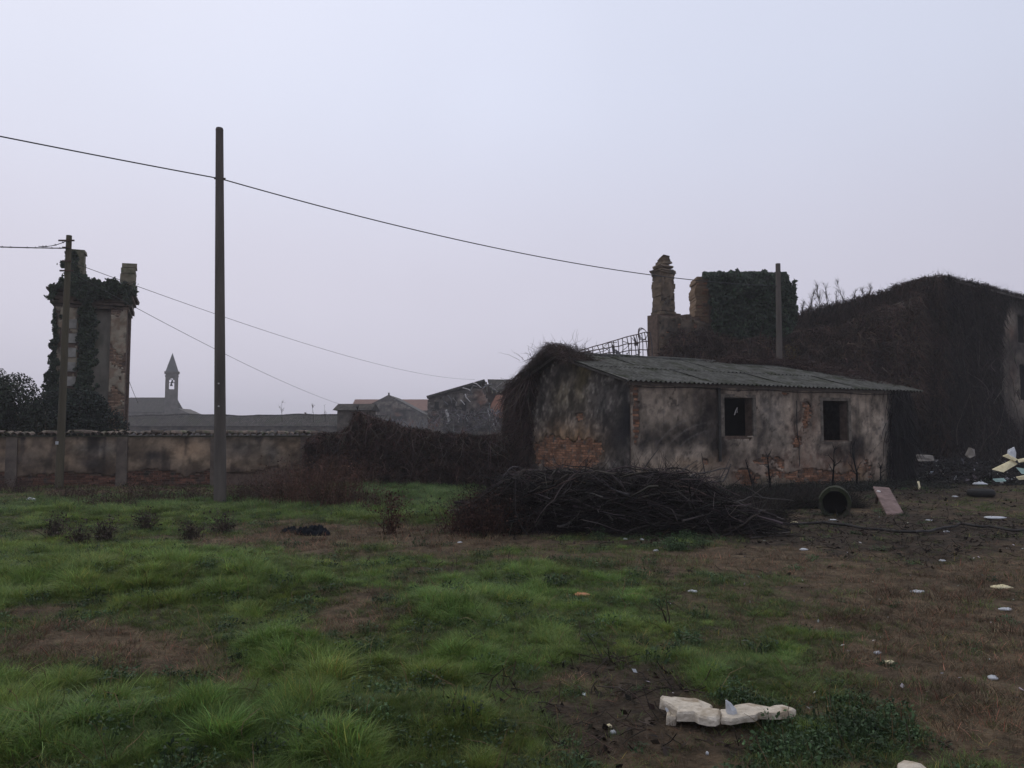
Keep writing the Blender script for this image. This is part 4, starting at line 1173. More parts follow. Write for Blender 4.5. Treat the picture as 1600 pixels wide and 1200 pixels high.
# the pillar
pw = sR(1053) - sR(1021)
b = MB(); zb0 = zR(1020, 489); zb1 = zR(1040, 425)
PL, PR = sR(1033), sR(1054)
zq = zb0
while zq < zb1 - .01:
    hq = min(random.uniform(.14, .3), zb1 - zq); jq = random.gauss(0, .015); b.box(RO, REX, REY, PL + jq, PR + random.gauss(0, .015), .0 + jq, .7, zq, zq + hq - .004, jit=.012); zq += hq
zz = zb1
for (ind, h) in ((-.07, .07), (-.09, .06), (.0, .08), (.05, .07), (.04, .08), (.12, .09), (.16, .1), (.23, .11), (.22, .1), (.28, .07)):
    b.box(RO, REX, REY, PL + ind * 1.0, PR - ind * (.6 if ind > 0 else 1), .0 + ind * .6, .7 - ind * .6, zz + .001, zz + h, jit=.035); zz += h
b.box(RO, REX, REY, PL - .04, PR + .05, -.05, .75, zb0, zb0 + .14, jit=.012)
b.build('pillar', M_OCHRE, ruin)
sheet(ruin, 'pillar_plaster', RO, REX, PL + .02, PR - .02, zb0 + .15, zb1 - .05, lambda s, z: ~(fbm(s * 3, z * 3, 199, 4) > .6), rcol, cell=.07, front=.035, thick=.03)
# masonry block, left flank of bare brick
BY0 = RO + REX * sR(1092)
BQ = A([X_(1092, 40), 40, 0.]); s_blk = X_(1225, 40) - X_(1092, 40)
ztb = Z_(433, 40)
ib = thing('ivy_block', 'square ruined block smothered in dark ivy with a bare brick left edge', 'ruin', BQ)
jag(ib, 'wall', BQ, (1, 0, 0), (0, 1, 0), .55, s_blk, 0, 2.2, -.2, lambda s: ztb - .55, M_MORTAR)
b = MB(); z = 5.0
while z < ztb - .1:
    o_ = -.16 * math.sin((z - 5) * .7) + random.uniform(-.06, .06)
    b.box(BQ, (1, 0, 0), (0, 1, 0), o_, .56, -.05, 1.4, z, z + .14, jit=.012); z += .145
b.build('broken_edge', mat('ochre_brick_edge', (.15, .1, .065), (.24, .165, .1), 6, .95, .6), ib)
for i in range(44):
    z = 5.6 + random.random() * (ztb - 5.9)
    place(random.choice(BRICKS), ib, 'brick', BQ + A([random.choice((.12, .38)) + random.uniform(-.05, .05), -.06, z]), (0, 0, random.gauss(0, .05)))
ivd2 = [(1165, 470, 62, 40, 1.6), (1140, 455, 45, 25, 1.2), (1200, 480, 30, 50, 1.2), (1130, 500, 30, 24, .9), (1180, 520, 40, 20, 1.0), (1105, 440, 12, 5, .8)]
dn2 = lambda u, v: np.clip(blobs(u + (fbm(u / 9, v / 9, 201, 3) - .5) * 18, v + (fbm(u / 9, v / 9, 203, 3) - .5) * 18, ivd2) - .45, 0, 1) * 2.4 * ((v > 433 + (fbm(u / 11, v * 0, 205, 3) - .5) * 34) & (u > 1100 + (v - 430) * .16 + (fbm(v / 9, u * 0, 207, 2) - .5) * 12))
P = on_front(1090, 1240, 420, 545, 70000, 39.6, .25, dn2)
P2 = on_front(1096, 1225, 428, 438, 5000, 40.6, .7)
P = np.concatenate([P, P2]); P[:, 1] -= .9 * fbm(P[:, 0] * 1.8, P[:, 2] * 1.8, 209, 3)
ivy('ivy', 'dense dark green ivy covering the square ruined block', P, rng.uniform(.04, .11, len(P)), (.026, .038, .022), nrm=A([0, -1, .4]))

# collapsed steel truss
tr_ = thing('steel_truss', 'tilted rusty steel roof lattice sagging between the house and the pillar', 'truss', (X_(960, 36), 36, 5))
top = [(905, 549), (930, 541), (960, 532), (985, 525), (1000, 521), (1016, 519)]
bot = [(905, 560), (930, 566), (960, 570), (985, 572), (1000, 572), (1018, 572)]
def lrp(pl, t):
    k = t * (len(pl) - 1); i = min(int(k), len(pl) - 2); f_ = k - i
    return (pl[i][0] * (1 - f_) + pl[i + 1][0] * f_, pl[i][1] * (1 - f_) + pl[i + 1][1] * f_)
for j in range(5):
    pts = []
    for t in np.linspace(0, 1, 12):
        a = lrp(top, t); c = lrp(bot, t); w = j / 4
        pts.append(at(a[0] * (1 - w) + c[0] * w, a[1] * (1 - w) + c[1] * w + random.uniform(-1, 1), 36 + j * .25))
    b = MB(); b.tube(pts, .022, 4); b.build('chord', M_RUST, tr_)
for k in range(19):
    t = k / 18; a = lrp(top, t); c = lrp(bot, min(1, t + random.uniform(-.03, .05)))
    pts = [at(a[0] * (1 - w) + c[0] * w + 2 * math.sin(3 * w), a[1] * (1 - w) + c[1] * w, 36 + w) for w in np.linspace(0, 1, 4)]
    b = MB(); b.tube(pts, .02, 4); b.build('lattice_bar', M_RUST if k % 3 else M_METAL, tr_)
for k in range(16):
    a = lrp(top, random.random()); c = lrp(bot, random.random()); w0 = random.random() * .6; w1 = w0 + random.uniform(.15, .4)
    q0_ = at(a[0] * (1 - w0) + c[0] * w0, a[1] * (1 - w0) + c[1] * w0, 36 + w0); q1_ = at(a[0] * (1 - w1) + c[0] * w1 + random.uniform(-14, 14), a[1] * (1 - w1) + c[1] * w1 + random.uniform(-3, 3), 36 + w1)
    b = MB(); b.tube([q0_, (q0_ + q1_) / 2 + rng.normal(0, .07, 3), q1_], .016, 4); b.build('fallen_rod', M_RUST if k % 2 else M_METAL, tr_)
for k in range(5):
    b = MB(); q = [at(1004 + 7 * math.cos(w + k * .5), 524 + 8 * math.sin(w + k * .6) - k, 36.5) for w in np.linspace(0, 4, 9)]; b.tube(q, .013, 4); b.build('bent_wire', M_RUST, tr_)
for (ua, va, ub, vb, uc, vc) in ((955, 533, 962, 548, 958, 556), (962, 545, 980, 562, 962, 560), (992, 526, 997, 540, 991, 540), (948, 552, 952, 565, 945, 566)):
    b = MB(); b.prism([at(ua, va, 36.3), at(ub, vb, 36.3), at(uc, vc, 36.4)], (0, .06, 0)); b.build('torn_sheet', M_METAL, tr_)

# ------------------------------------------------------------------ big barn on the right
KC = A([at(1480, 640, 40)[0], 40.0, 0.]); zk = at(1480, 430, 40)[2] - .1
barn = thing('creeper_barn', 'tall dark barn wall hidden under dead creeper on the right', 'barn', KC)
KEX = unit(A([6.2, 3.7, 0])); KEY = A([-KEX[1], KEX[0], 0.])
kb = MB()
def kpt(a, c, z): return KC + KEX * a + KEY * c + A([0, 0, z - .05 * max(a, 0) * (z > 6)])
# front wall, with deep window recesses at its right end
KW = [(plane_s(1588, 500, KC, KEX)[0], plane_s(1600, 500, KC, KEX)[0] + .6, plane_s(1594, 535, KC, KEX)[1], plane_s(1594, 492, KC, KEX)[1]),
      (plane_s(1590, 600, KC, KEX)[0], plane_s(1602, 600, KC, KEX)[0] + .6, plane_s(1594, 625, KC, KEX)[1], plane_s(1594, 570, KC, KEX)[1])]
a_, c_ = KW[0][0], KW[0][1]
b = MB(); b.box(KC, KEX, KEY, 0, a_, 0, .5, -.3, zk - .5)
b.box(KC, KEX, KEY, a_, c_, 0, .5, -.3, KW[1][2]); b.box(KC, KEX, KEY, a_, c_, 0, .5, KW[1][3], KW[0][2]); b.box(KC, KEX, KEY, a_, c_, 0, .5, KW[0][3], zk - .6)
b.box(KC, KEX, KEY, c_, 16, 0, .5, -.3, zk - 1.2)
b.box(KC, KEX, KEY, 0, 16, .5, .6, -.3, zk - 1.25)
b.build('wall', mat('dark_barn_masonry', (.055, .047, .042), (.1, .088, .078), 1.5, .95, .6), barn)
side = [(0, zk), (2, zk - .08), (4.1, zk - .4), (7.3, zk - .6), (10, zk - 1.0)]
b = MB(); b.prism([kpt(.001, c, z) for c, z in side] + [kpt(.001, 10, -.3), kpt(.001, .5, -.3), kpt(.001, .5, zk - .1)], KEX * .4); b.build('side_wall', MATS['dark_barn_masonry'], barn)
b = MB()
for (c0, z0_), (c1, z1_) in zip(side[:-1], side[1:]):
    b.add([kpt(-.2, c0 - (.3 if c0 == 0 else 0), z0_ - .05), kpt(16.3, c0 - (.3 if c0 == 0 else 0), z0_ - .05), kpt(16.3, c1, z1_ - .05), kpt(-.2, c1, z1_ - .05)], [(0, 1, 2, 3)])
b.add([kpt(-.3, -.3, zk - .2), kpt(16.3, -.3, zk - .2), kpt(16.3, -.3, zk - .085), kpt(-.3, -.3, zk - .085)], [(0, 1, 2, 3)])
b.build('roof', MATS['dark_barn_masonry'], barn)
def barn_px_col(u, v, s, z):
    n = fbm(s * 1.5, z * 1.2, 211, 4); n2 = fbm(s * 5, z * 3, 213, 3)
    c = np.tile(A([[.05, .044, .04]]), (len(u), 1)) * (.6 + .8 * n)[:, None]
    c = mixc(c, (.24, .205, .17), blobs(u + (n2 - .5) * 14, v + (n - .5) * 20, [(1575, 500, 12, 22, .9), (1598, 620, 14, 34, 1.0), (1570, 590, 8, 60, .35), (1596, 560, 10, 14, .4)]))
    c = mixc(c, (.15, .08, .055), blobs(u, v, [(1580, 520, 8, 14, .5), (1582, 580, 6, 20, .4)]) * n2 * 1.5)
    return c
sheet(barn, 'plaster', KC, KEX, 4.2, 9, 0, zk - .8, lambda s, z: ~((s > a_ - .02) & (s < c_ + .02) & (((z > KW[0][2]) & (z < KW[0][3])) | ((z > KW[1][2]) & (z < KW[1][3])))), barn_px_col, cell=.12, front=.05, thick=.05)
for (s0, s1, z0, z1) in KW:
    b = MB(); b.box(KC, KEX, KEY, s0 + .004, s1 - .004, .35, .45, z0 + .004, z1 - .004); w_ = b.build('window', M_DARK, barn)
    b = MB(); b.box(KC, KEX, KEY, s0 - .15, s1, -.2, .3, z0 - .12, z0 - .002); b.build('sill', M_FRAME, w_)

# its creeper: long hanging stems in front of both faces
def creeper_face(B, O, ex, s0, s1, ztop, n, col, dep=.25, zmin=0.0, skip=None, L=(.2, 1.0)):
    nrm = A([ex[1], -ex[0], 0.])
    s = rng.uniform(s0, s1, n); zt = ztop(s); z = zmin + (zt - zmin) * rng.uniform(0, 1, n) ** .85
    if skip is not None:
        k = ~skip(s, z); s, z = s[k], z[k]
    n = len(s)
    cl = fbm(s * 1.3, z * .45, 221, 4); cl2 = fbm(s * 6, z * .8, 223, 3)
    out = .04 + dep * (cl ** 2) * 2.2 * rng.uniform(.2, 1, n) + .12 * rng.uniform(0, 1, n)
    P = O + ex * s[:, None] + A([0, 0, 1.]) * z[:, None] + nrm * out[:, None]
    D = np.zeros((n, 3)); D[:, 2] = -1; D += ex * rng.normal(0, .5, (n, 1)) + nrm * rng.normal(.02, .22, (n, 1))
    LL = np.minimum(rng.uniform(L[0], L[1], n), np.maximum(z - .02, .1))
    cl3 = fbm(s * .6, z * .35, 227, 3); c = jcol(n, col, .4, .08) * (.15 + 1.2 * cl2 + 1.1 * (cl3 - .4))[:, None].clip(.2, 2.2)
    B.add(strands(P, D, LL, rng.uniform(.006, .02, n), 3, 0, .10), c)
    # small dead leaves and cross twigs
    m_ = n; P2 = P[:m_] + rng.normal(0, .08, (m_, 3)); B.add(leaves(P2, rng.uniform(.015, .06, m_)), jcol(m_, A(col) * .9, .5, .12) * (.3 + 1.4 * cl[:m_])[:, None])
    t_ = 90; ss = rng.uniform(s0, s1, t_); zz_ = rng.uniform(0, .6, t_) * ztop(ss); Ps = O + ex * ss[:, None] + A([0, 0, 1.]) * zz_[:, None] + nrm * .38; Ds = np.zeros((t_, 3)); Ds[:, 2] = 1; Ds += ex * rng.normal(0, .4, (t_, 1))
    B.add(tubes(wander(Ps, Ds, rng.uniform(1, 3.2, t_), 9, .16), np.linspace(.022, .008, 9)[None].repeat(t_, 0), 4), jcol(t_, (.075, .062, .054), .3))
    k = n // 5; B.add(strands(P[:k], rng.normal(0, 1, (k, 3)) + nrm * .5, rng.uniform(.15, .5, k), .006, 2, 0, .2), jcol(k, A(col) * 1.2, .4))


CRP = (.04, .031, .027)
B = Bundle()
skp = lambda s, z: (fbm(s * 1.1, z * .5, 231, 3) + blobs(*proj(*(KC + KEX * s[:, None] + A([0, 0, 1.]) * z[:, None]).T), [(1578, 505, 18, 34, 1.0), (1598, 620, 18, 60, 1.2), (1568, 590, 10, 80, .6), (1594, 515, 12, 40, 1.0)])) > .85
creeper_face(B, KC, KEX, -.15, 12, lambda s: zk + .05 - .05 * s + .12 * fbm(s, s * 0, 241, 3), 60000, CRP, skip=skp)
SC_O = KC + KEY * 10
creeper_face(B, SC_O, -KEY, 0, 10.2, lambda s: np.interp(10 - s, [c for c, z in side], [z for c, z in side]) + .15, 56000, A(CRP) * A([1.35, 1.15, 1.05]), dep=.5)
# fringe along the roof
n = 5000; s = rng.uniform(-.3, 12, n); P = KC + KEX * s[:, None] + KEY * rng.uniform(-.4, 1.2, (n, 1)) + A([0, 0, 1.]) * (zk - .02 - .05 * s.clip(0))[:, None]; D = rng.normal(0, .6, (n, 3)); D[:, 2] = np.abs(D[:, 2]) * .5
B.add(strands(P, D, rng.uniform(.06, .25, n), .008, 2, .2, .2), jcol(n, CRP, .3))
tag(B.build('creeper', M_VEG, loc=KC), 'curtain of dead brown creeper stems over the tall barn wall', 'creeper')

# long low overgrown roof behind the barn's left side, and the bank of creeper falling towards the house
bk = thing('overgrown_roof', 'long dark overgrown roof sloping left from the barn under bare saplings', 'roof', (X_(1330, 50), 50, 0))
ox, ox2 = X_(1228, 50), X_(1470, 50)
pr = [(1195, 526), (1228, 507), (1255, 496), (1300, 485), (1370, 465), (1400, 453), (1440, 440), (1490, 434)]
b = MB(); b.prism([(X_(u, 50), 50, Z_(v, 50) - .15) for u, v in pr] + [(X_(1490, 50), 50, -.2), (X_(1195, 50), 50, -.2)], (0, 5, 0)); b.build('masonry', MATS['dark_barn_masonry'], bk)
B = Bundle(); n = 26000
u = rng.uniform(1190, 1485, n); vt = np.interp(u, [p[0] for p in pr], [p[1] for p in pr]); v = vt + rng.exponential(26, n) - 3 + (fbm(u / 12, u * 0, 251, 3) - .5) * 12
a = (u - 800) / F; b_ = (600 - v) / F; Yp = 49.8 + rng.normal(0, .25, n); t = Yp / (CP - b_ * SP)
P = np.stack([a * t, Yp, EYE + t * (SP + b_ * CP)], -1)
D = rng.normal(0, 1, (n, 3)); D[:, 2] = -np.abs(D[:, 2])
B.add(strands(P, D, rng.uniform(.15, .7, n), rng.uniform(.01, .03, n), 2, .3, .2), jcol(n, (.095, .075, .062), .4) * (.3 + 1.3 * fbm(u / 14, v / 10, 253, 3))[:, None]); B.add(leaves(P[:12000], rng.uniform(.04, .1, 12000)), jcol(12000, (.05, .048, .034), .5))
B.build('overgrowth', M_VEG, bk)
# bank of tangled creeper between the ruin and the barn
B = Bundle(); n = 60000
bp = [(1030, 545), (1060, 515), (1100, 512), (1150, 530), (1190, 528), (1240, 520), (1290, 508), (1340, 492), (1400, 474), (1440, 455)]
u = rng.uniform(1030, 1440, n); vt = np.interp(u, [p[0] for p in bp], [p[1] for p in bp]) + (fbm(u / 14, u * 0, 261, 3) - .5) * 16
w = rng.uniform(0, 1, n) ** .8; v = vt + w * (640 - vt)
Yp = 38.8 - w * 2.2 + rng.normal(0, .35, n) - 1.2 * fbm(u / 20, v / 20, 263, 3)
a = (u - 800) / F; b_ = (600 - v) / F; t = Yp / (CP - b_ * SP)
P = np.stack([a * t, Yp, EYE + t * (SP + b_ * CP)], -1)
D = rng.normal(0, .7, (n, 3)); D[:, 2] -= .8
cl = fbm(u / 22, v / 16, 265, 4)
cc = jcol(n, (.07, .046, .036), .35, .07) * (.1 + 1.6 * cl)[:, None]
B.add(strands(P, D, rng.uniform(.2, .9, n), rng.uniform(.008, .022, n), 3, .2, .14), cc)
B.add(leaves(P[:20000] + rng.normal(0, .05, (20000, 3)), rng.uniform(.03, .08, 20000)), jcol(20000, (.03, .024, .02), .4))
tag(B.build('creeper', M_VEG, loc=(X_(1250, 38), 38, 0)), 'sloping bank of brown tangled creeper between the ruined hall and the barn', 'creeper')
bkb = MB(); bkb.prism([(X_(u, 39.6), 39.6 if u < 1300 else 41, Z_(v, 39.6) - .25) for u, v in bp[1:]] + [(X_(1440, 39.6), 41, -.2), (X_(1060, 39.6), 39.6, -.2)], (0, .5, 0))
tag(bkb.build('garden_wall', MATS['dark_barn_masonry'], loc=(X_(1250, 40), 40, 0)), 'broken dark wall buried under the sloping bank of creeper', 'wall')
# a yellowing bush beside the third pole
c = at(1234, 560, 37); B = Bundle(); n = 500; P = A(c) + rng.normal(0, 1, (n, 3)) * A([.22, .1, .3]); B.add(leaves(P, rng.uniform(.03, .07, n)), jcol(n, (.09, .06, .02), .3)); B.add(strands(P[:80], A([0, 0, 1]) + rng.normal(0, .5, (80, 3)), .5, .01), jcol(80, (.05, .04, .03)))
tag(B.build('yellow_shrub', M_LEAF, loc=c), 'small yellowing shrub just right of the pole behind the roof', 'shrub')

# bare saplings on the skyline
def sapling(label, base, h, n_br, seed, group, name='bare_sapling', r0=.045, col=(.04, .034, .031), spread=.5, cat='tree'):
    t = thing(name, label, cat, base, group)
    base = A(base)
    C = wander(base[None], A([[rng.normal(0, .08), 0, 1.]]), h, 7, .07)
    B = Bundle(); B.add(tubes(C, np.linspace(r0, .006, 7)[None], 5), jcol(1, col)); B.build('trunk', M_VEG, t)
    k = rng.integers(1, 6, n_br); P = C[0][k] + (C[0][k + 1] - C[0][k]) * rng.uniform(0, 1, (n_br, 1))
    D = rng.normal(0, spread, (n_br, 3)); D[:, 2] = rng.uniform(.7, 1.3, n_br)
    C2 = wander(P, D, rng.uniform(.25, .6, n_br) * h * .8 * (1.1 - k / 8), 6, .14, -.05)
    B = Bundle(); B.add(tubes(C2, np.linspace(r0 * .45, .005, 6)[None].repeat(n_br, 0), 3), jcol(n_br, col))
    m_ = n_br * 4; kk = rng.integers(0, n_br, m_); j = rng.integers(1, 5, m_); P3 = C2[kk, j]; D3 = unit(C2[kk, j + 1] - C2[kk, j]) + rng.normal(0, .5, (m_, 3))
    C3 = wander(P3, D3, rng.uniform(.08, .2, m_) * h, 4, .15, -.08); B.add(tubes(C3, np.linspace(.008, .004, 4)[None].repeat(m_, 0), 3), jcol(m_, col))
    B.build('branches', M_VEG, t)
    return t


spl = [(1229, 470, 'leftmost bare sapling on the skyline, next to the pole behind the roof'), (1240, 478, 'second bare sapling from the pole behind the roof'), (1252, 470, 'short forked bare sapling at the left of the skyline row'),
       (1268, 462, 'thin straight bare sapling left of the middle of the skyline row'), (1281, 456, 'tall bare sapling in the left half of the skyline row'), (1293, 453, 'tall twiggy bare sapling at the middle of the skyline row'),
       (1307, 452, 'tallest bare sapling in the middle of the skyline row'), (1320, 451, 'bare sapling just right of the tallest one on the skyline'), (1334, 452, 'upright bare sapling in the right half of the skyline row'),
       (1346, 453, 'bare sapling second from the right end of the skyline row'), (1358, 452, 'rightmost bare sapling on the skyline beside the barn roof')]
for i, (u, v, lab) in enumerate(spl):
    Yd = 50.8 + random.uniform(-.3, 1.2); zb_ = float(np.interp(u, [p[0] for p in pr], [Z_(p[1], 50) for p in pr])) - .4
    tp = at(u, v, Yd); sapling(lab, (tp[0], Yd, zb_), max(1.5, (tp[2] - zb_) * random.uniform(.85, 1.3)), random.randrange(10, 26), i, 'bare saplings on the overgrown roof', spread=.34, r0=.036)

# ------------------------------------------------------------------ creeper over the boundary wall and over the house's left side
B = Bundle(); n = 60000
hp = [(478, 686), (490, 680), (505, 677), (535, 675), (546, 664), (553, 645), (562, 641), (590, 652), (620, 663), (650, 670), (690, 677), (740, 680), (800, 680), (830, 680)]
u = rng.uniform(478, 830, n); vt = np.interp(u, [p[0] for p in hp], [p[1] for p in hp]) + (fbm(u / 9, u * 0, 271, 3) - .5) * 7
w = rng.uniform(0, 1, n) ** .9; v = vt + w * (757 - vt)
sw = (u - 478) / 352
Yw = 26.9 + 1.0 * sw
out = .15 + .5 * fbm(u / 16, v / 26, 273, 3) + w * .35
Yp = Yw - out + rng.normal(0, .12, n)
a = (u - 800) / F; b_ = (600 - v) / F; t = Yp / (CP - b_ * SP)
P = np.stack([a * t, Yp, EYE + t * (SP + b_ * CP)], -1)
D = rng.normal(0, .7, (n, 3)); D[:, 2] -= .8
LL = np.minimum(rng.uniform(.08, .42, n), np.maximum(P[:, 2] + .05, .06))
cl = fbm(u / 18, v / 18, 275, 4); cl2 = fbm(u / 4, v / 30, 277, 3)
cc = jcol(n, (.088, .053, .044), .4, .08) * (.05 + 1.1 * cl + .7 * (cl2 - .3))[:, None].clip(.15, 2) * np.where(v < vt + 8, 1.25, 1)[:, None]
B.add(strands(P, D, LL, rng.uniform(.005, .014, n), 3, .1, .16), cc)
B.add(leaves(P[:26000] + rng.normal(0, .04, (26000, 3)), rng.uniform(.015, .05, 26000)), jcol(26000, (.03, .022, .019), .45, .1))
k = v < vt + 4; m_ = int(k.sum()); D = rng.normal(0, .7, (m_, 3)); D[:, 2] = np.abs(D[:, 2]); B.add(strands(P[k], D, rng.uniform(.05, .16, m_), .005, 3, .2, .2), jcol(m_, (.04, .026, .022), .3))
t_ = 260; ut = rng.uniform(490, 820, t_); Pt = A([at(u_, np.interp(u_, [p[0] for p in hp], [p[1] for p in hp]) + rng.exponential(14), 26.9 + (u_ - 478) / 352 - .75) for u_ in ut]); Dt = rng.normal(0, .6, (t_, 3)); Dt[:, 2] = -.8
Ct = wander(Pt, Dt, rng.uniform(.4, 1.3, t_), 8, .2); Ct[..., 2] = Ct[..., 2].clip(.02); B.add(tubes(Ct, np.linspace(.011, .004, 8)[None].repeat(t_, 0), 3), jcol(t_, (.10, .075, .065), .4))
tag(B.build('creeper', M_VEG, loc=(X_(640, 27), 27, 0)), 'dark mass of dead creeper over the boundary wall right of the tile coping', 'creeper')
b = MB(); b.prism([(X_(u, 27.4), 27.0 + .9 * (u - 500) / 330, Z_(v, 27.4) - .12) for u, v in hp[2:]] + [(X_(830, 27.4), 27.9, -.2), (X_(505, 27.4), 27.0, -.2)], (0, .25, 0))
tag(b.build('buried_wall', MATS['dark_barn_masonry'], loc=(X_(640, 27.4), 27.4, 0)), 'stretch of wall wholly buried in dead creeper between coping and house', 'wall')
# twigs rising from the peak of that mass
for i, (u, vb, vtop, lab) in enumerate([(441, 652, 628, 'lone bare twig standing left of the small dark hut'), (555, 650, 632, 'bare wispy sapling at the peak of the dark creeper'), (490, 652, 633, 'thin bare twig just left of the hut roof'), (508, 652, 635, 'short bare twig touching the hut roof edge')]):
    bpt = at(u, vb + 8, 60 if i != 1 else 27.5); tp = at(u, vtop, 60 if i != 1 else 27.5); sapling(lab, bpt, float(tp[2] - bpt[2]), 4, i, 'bare twigs above the wall', name='bare_twig', r0=.02, spread=.3)

B = Bundle(); n = 52000
# curtain over the back half of the gable and the roof edge
s = rng.uniform(-.12, 2.1, n) ; s = s * rng.uniform(.55, 1, n)
ztp = np.minimum(gable_top(np.clip(s, 0, HW)) + .3, 4.6)
z = rng.uniform(0, 1, n) ** .8 * ztp
bulge = .05 + .06 * np.sin(np.clip(z / 4.4, 0, 1) * 2.7) * sstep(3.0, .4, s) + .12 * fbm(s * 1.5, z * .7, 281, 3)
P = GO + GEX * s[:, None] + A([0, 0, 1.]) * z[:, None] + A([GEX[1], -GEX[0], 0]) * (bulge * rng.uniform(.3, 1, n))[:, None]
D = rng.normal(0, .5, (n, 3)); D[:, 2] -= 1
cl2 = fbm(s * 5, z * 1.0, 283, 4)
dens = sstep(1.55, .7, s + (fbm(s * 2, z * 1.2, 285, 3) - .5) * 1.8 + sstep(1.6, 3.8, z) * -.9)
k = rng.uniform(0, 1, n) < dens + .02; P, D, z, cl2 = P[k], D[k], z[k], cl2[k]; n = len(P)
B.add(strands(P, D, np.minimum(rng.uniform(.12, .6, n), np.maximum(z, .1)), rng.uniform(.004, .012, n), 3, 0, .2), jcol(n, (.07, .045, .04), .35, .08) * (.3 + 1.3 * cl2)[:, None])
m_ = n // 2; B.add(leaves(P[:m_] + rng.normal(0, .05, (m_, 3)), rng.uniform(.015, .045, m_)), jcol(m_, (.05, .033, .028), .5))
t_ = 110; ss = rng.uniform(0, 1, t_) ** 1.4 * 2.1; Ps = GO + GEX * ss[:, None] + A([0, 0, 1.]) * (gable_top(ss) + .1)[:, None] + A([GEX[1], -GEX[0], 0]) * rng.uniform(.1, .4, (t_, 1)); Ds = rng.normal(0, .3, (t_, 3)); Ds[:, 2] = -1
B.add(tubes(wander(Ps, Ds, rng.uniform(.6, 2.8, t_), 9, .14), np.linspace(.012, .004, 9)[None].repeat(t_, 0), 3), jcol(t_, (.10, .075, .065), .35))
t_ = 130; q = HO + HEY * HRD + A([0, 0, HRZ + .1]); Pt = q + HEX * rng.uniform(-.4, .6, (t_, 1)) + HEY * rng.normal(.6, .9, (t_, 1)).clip(-1, 2.4); Pt[:, 2] -= .12
Dt = rng.normal(0, .7, (t_, 3)); Dt[:, 2] = np.abs(Dt[:, 2]) + .35; B.add(tubes(wander(Pt, Dt, rng.uniform(.3, .85, t_), 7, .3), np.linspace(.007, .002, 7)[None].repeat(t_, 0), 3), jcol(t_, (.05, .036, .032), .3))
# tangle on the roof ridge
n = 9000; q = HO + HEY * HRD + A([0, 0, HRZ + .1])
aa = rng.normal(-.1, .35, n).clip(-.45, 1.1); dd = rng.normal(.5, 1.1, n).clip(-1.2, 2.8); P = q + HEX * aa[:, None] + HEY * dd[:, None]; P[:, 2] -= np.abs(dd) * .31 - rng.uniform(-.05, .28, n) * np.exp(-(dd / 1.2) ** 2)
D = rng.normal(0, 1, (n, 3)); D[:, 2] = np.abs(D[:, 2]) * .5
B.add(strands(P, D, rng.uniform(.1, .4, n), rng.uniform(.004, .008, n), 4, .8, .3), jcol(n, (.06, .042, .036), .4))
tag(B.build('creeper', M_VEG, loc=HO + HEY * 5), 'reddish-brown dead creeper hanging over the left gable of the small house', 'creeper')
# sparse creeper at the right end of the house and on the back of its roof
B = Bundle(); n = 9000; s = HL - .05 - np.abs(rng.normal(0, .55, n)); z = rng.uniform(0, 1, n) * HE
k = (s > HL - 1.7) & (rng.uniform(0, 1, n) < sstep(HL - 1.3, HL - .2, s + .5 * (fbm(s * 4, z * 1.2, 291, 3) - .5))); s, z = s[k], z[k]; n = len(s)
P = HO + HEX * s[:, None] - HEY * rng.uniform(.05, .25, (n, 1)) + A([0, 0, 1.]) * z[:, None]; D = rng.normal(0, .2, (n, 3)); D[:, 2] -= 1
B.add(strands(P, D, np.minimum(rng.uniform(.3, 1.2, n), z + .05), rng.uniform(.005, .013, n), 3, 0, .1), jcol(n, (.03, .027, .027), .35))
n = 16000; a_2 = rng.uniform(5.6, HL + .5, n); dd = HRD + rng.normal(.2, .55, n) - sstep(8.5, HL, a_2) * rng.uniform(0, 2.8, n); zz = HRZ - np.abs(dd - HRD) * .34 + rng.uniform(.02, .3, n) * sstep(5.6, 7.5, a_2)
k = dd > HRD - .3 - 3.4 * sstep(8.6, HL + .2, a_2) ; a_2, dd, zz = a_2[k], dd[k], zz[k]; n = len(dd)
P = HO + HEX * a_2[:, None] + HEY * dd[:, None] + A([0, 0, 1.]) * zz[:, None]; D = rng.normal(0, 1, (n, 3)); D[:, 2] *= .4
B.add(strands(P, D, rng.uniform(.1, .5, n), rng.uniform(.005, .014, n), 3, .3, .2), jcol(n, (.055, .035, .03), .35))
tag(B.build('creeper', M_VEG, loc=HO + HEX * HL), 'brown creeper spilling over the right end of the corrugated roof', 'creeper')

# ------------------------------------------------------------------ pile of cut branches
B = Bundle()
def pile_h(x):     # height envelope over x (metres), depth centre 14.6
    return np.interp(x, [-.75, -.45, -.1, .9, 1.8, 2.6, 3.2, 3.7, 4.1, 5.0], [.3, .66, .86, .92, .92, .9, .82, .58, .3, .04]) * (.84 + .36 * fbm(np.asarray(x) * 2.2, np.asarray(x) * 0 + 3, 321, 3))
n = 9500
x = rng.uniform(-.5, 4.3, n); hh = pile_h(x); y = 14.7 + rng.normal(0, .62, n); y = np.clip(y, 13.3, 16.2)
z = rng.uniform(.02, 1, n) * hh * np.sqrt(np.clip(1 - ((y - 14.7) / 1.75) ** 2, .05, 1))
P = np.stack([x, y, z], -1); D = rng.normal(0, 1, (n, 3)) * A([1.3, .7, .28]); D[:, 2] += .04
L = rng.uniform(.35, 1.5, n); C = wander(P - unit(D) * (L / 2)[:, None], D, L, 6, .16, 0)
C[..., 2] = np.minimum(C[..., 2], pile_h(C[..., 0]) * 1.0 + rng.uniform(-.05, .1, (n, 1))); C[..., 2] = np.maximum(C[..., 2], .01)
R = np.linspace(1, .3, 6)[None] * rng.choice([.005, .009, .018], n, p=[.55, .33, .12])[:, None]
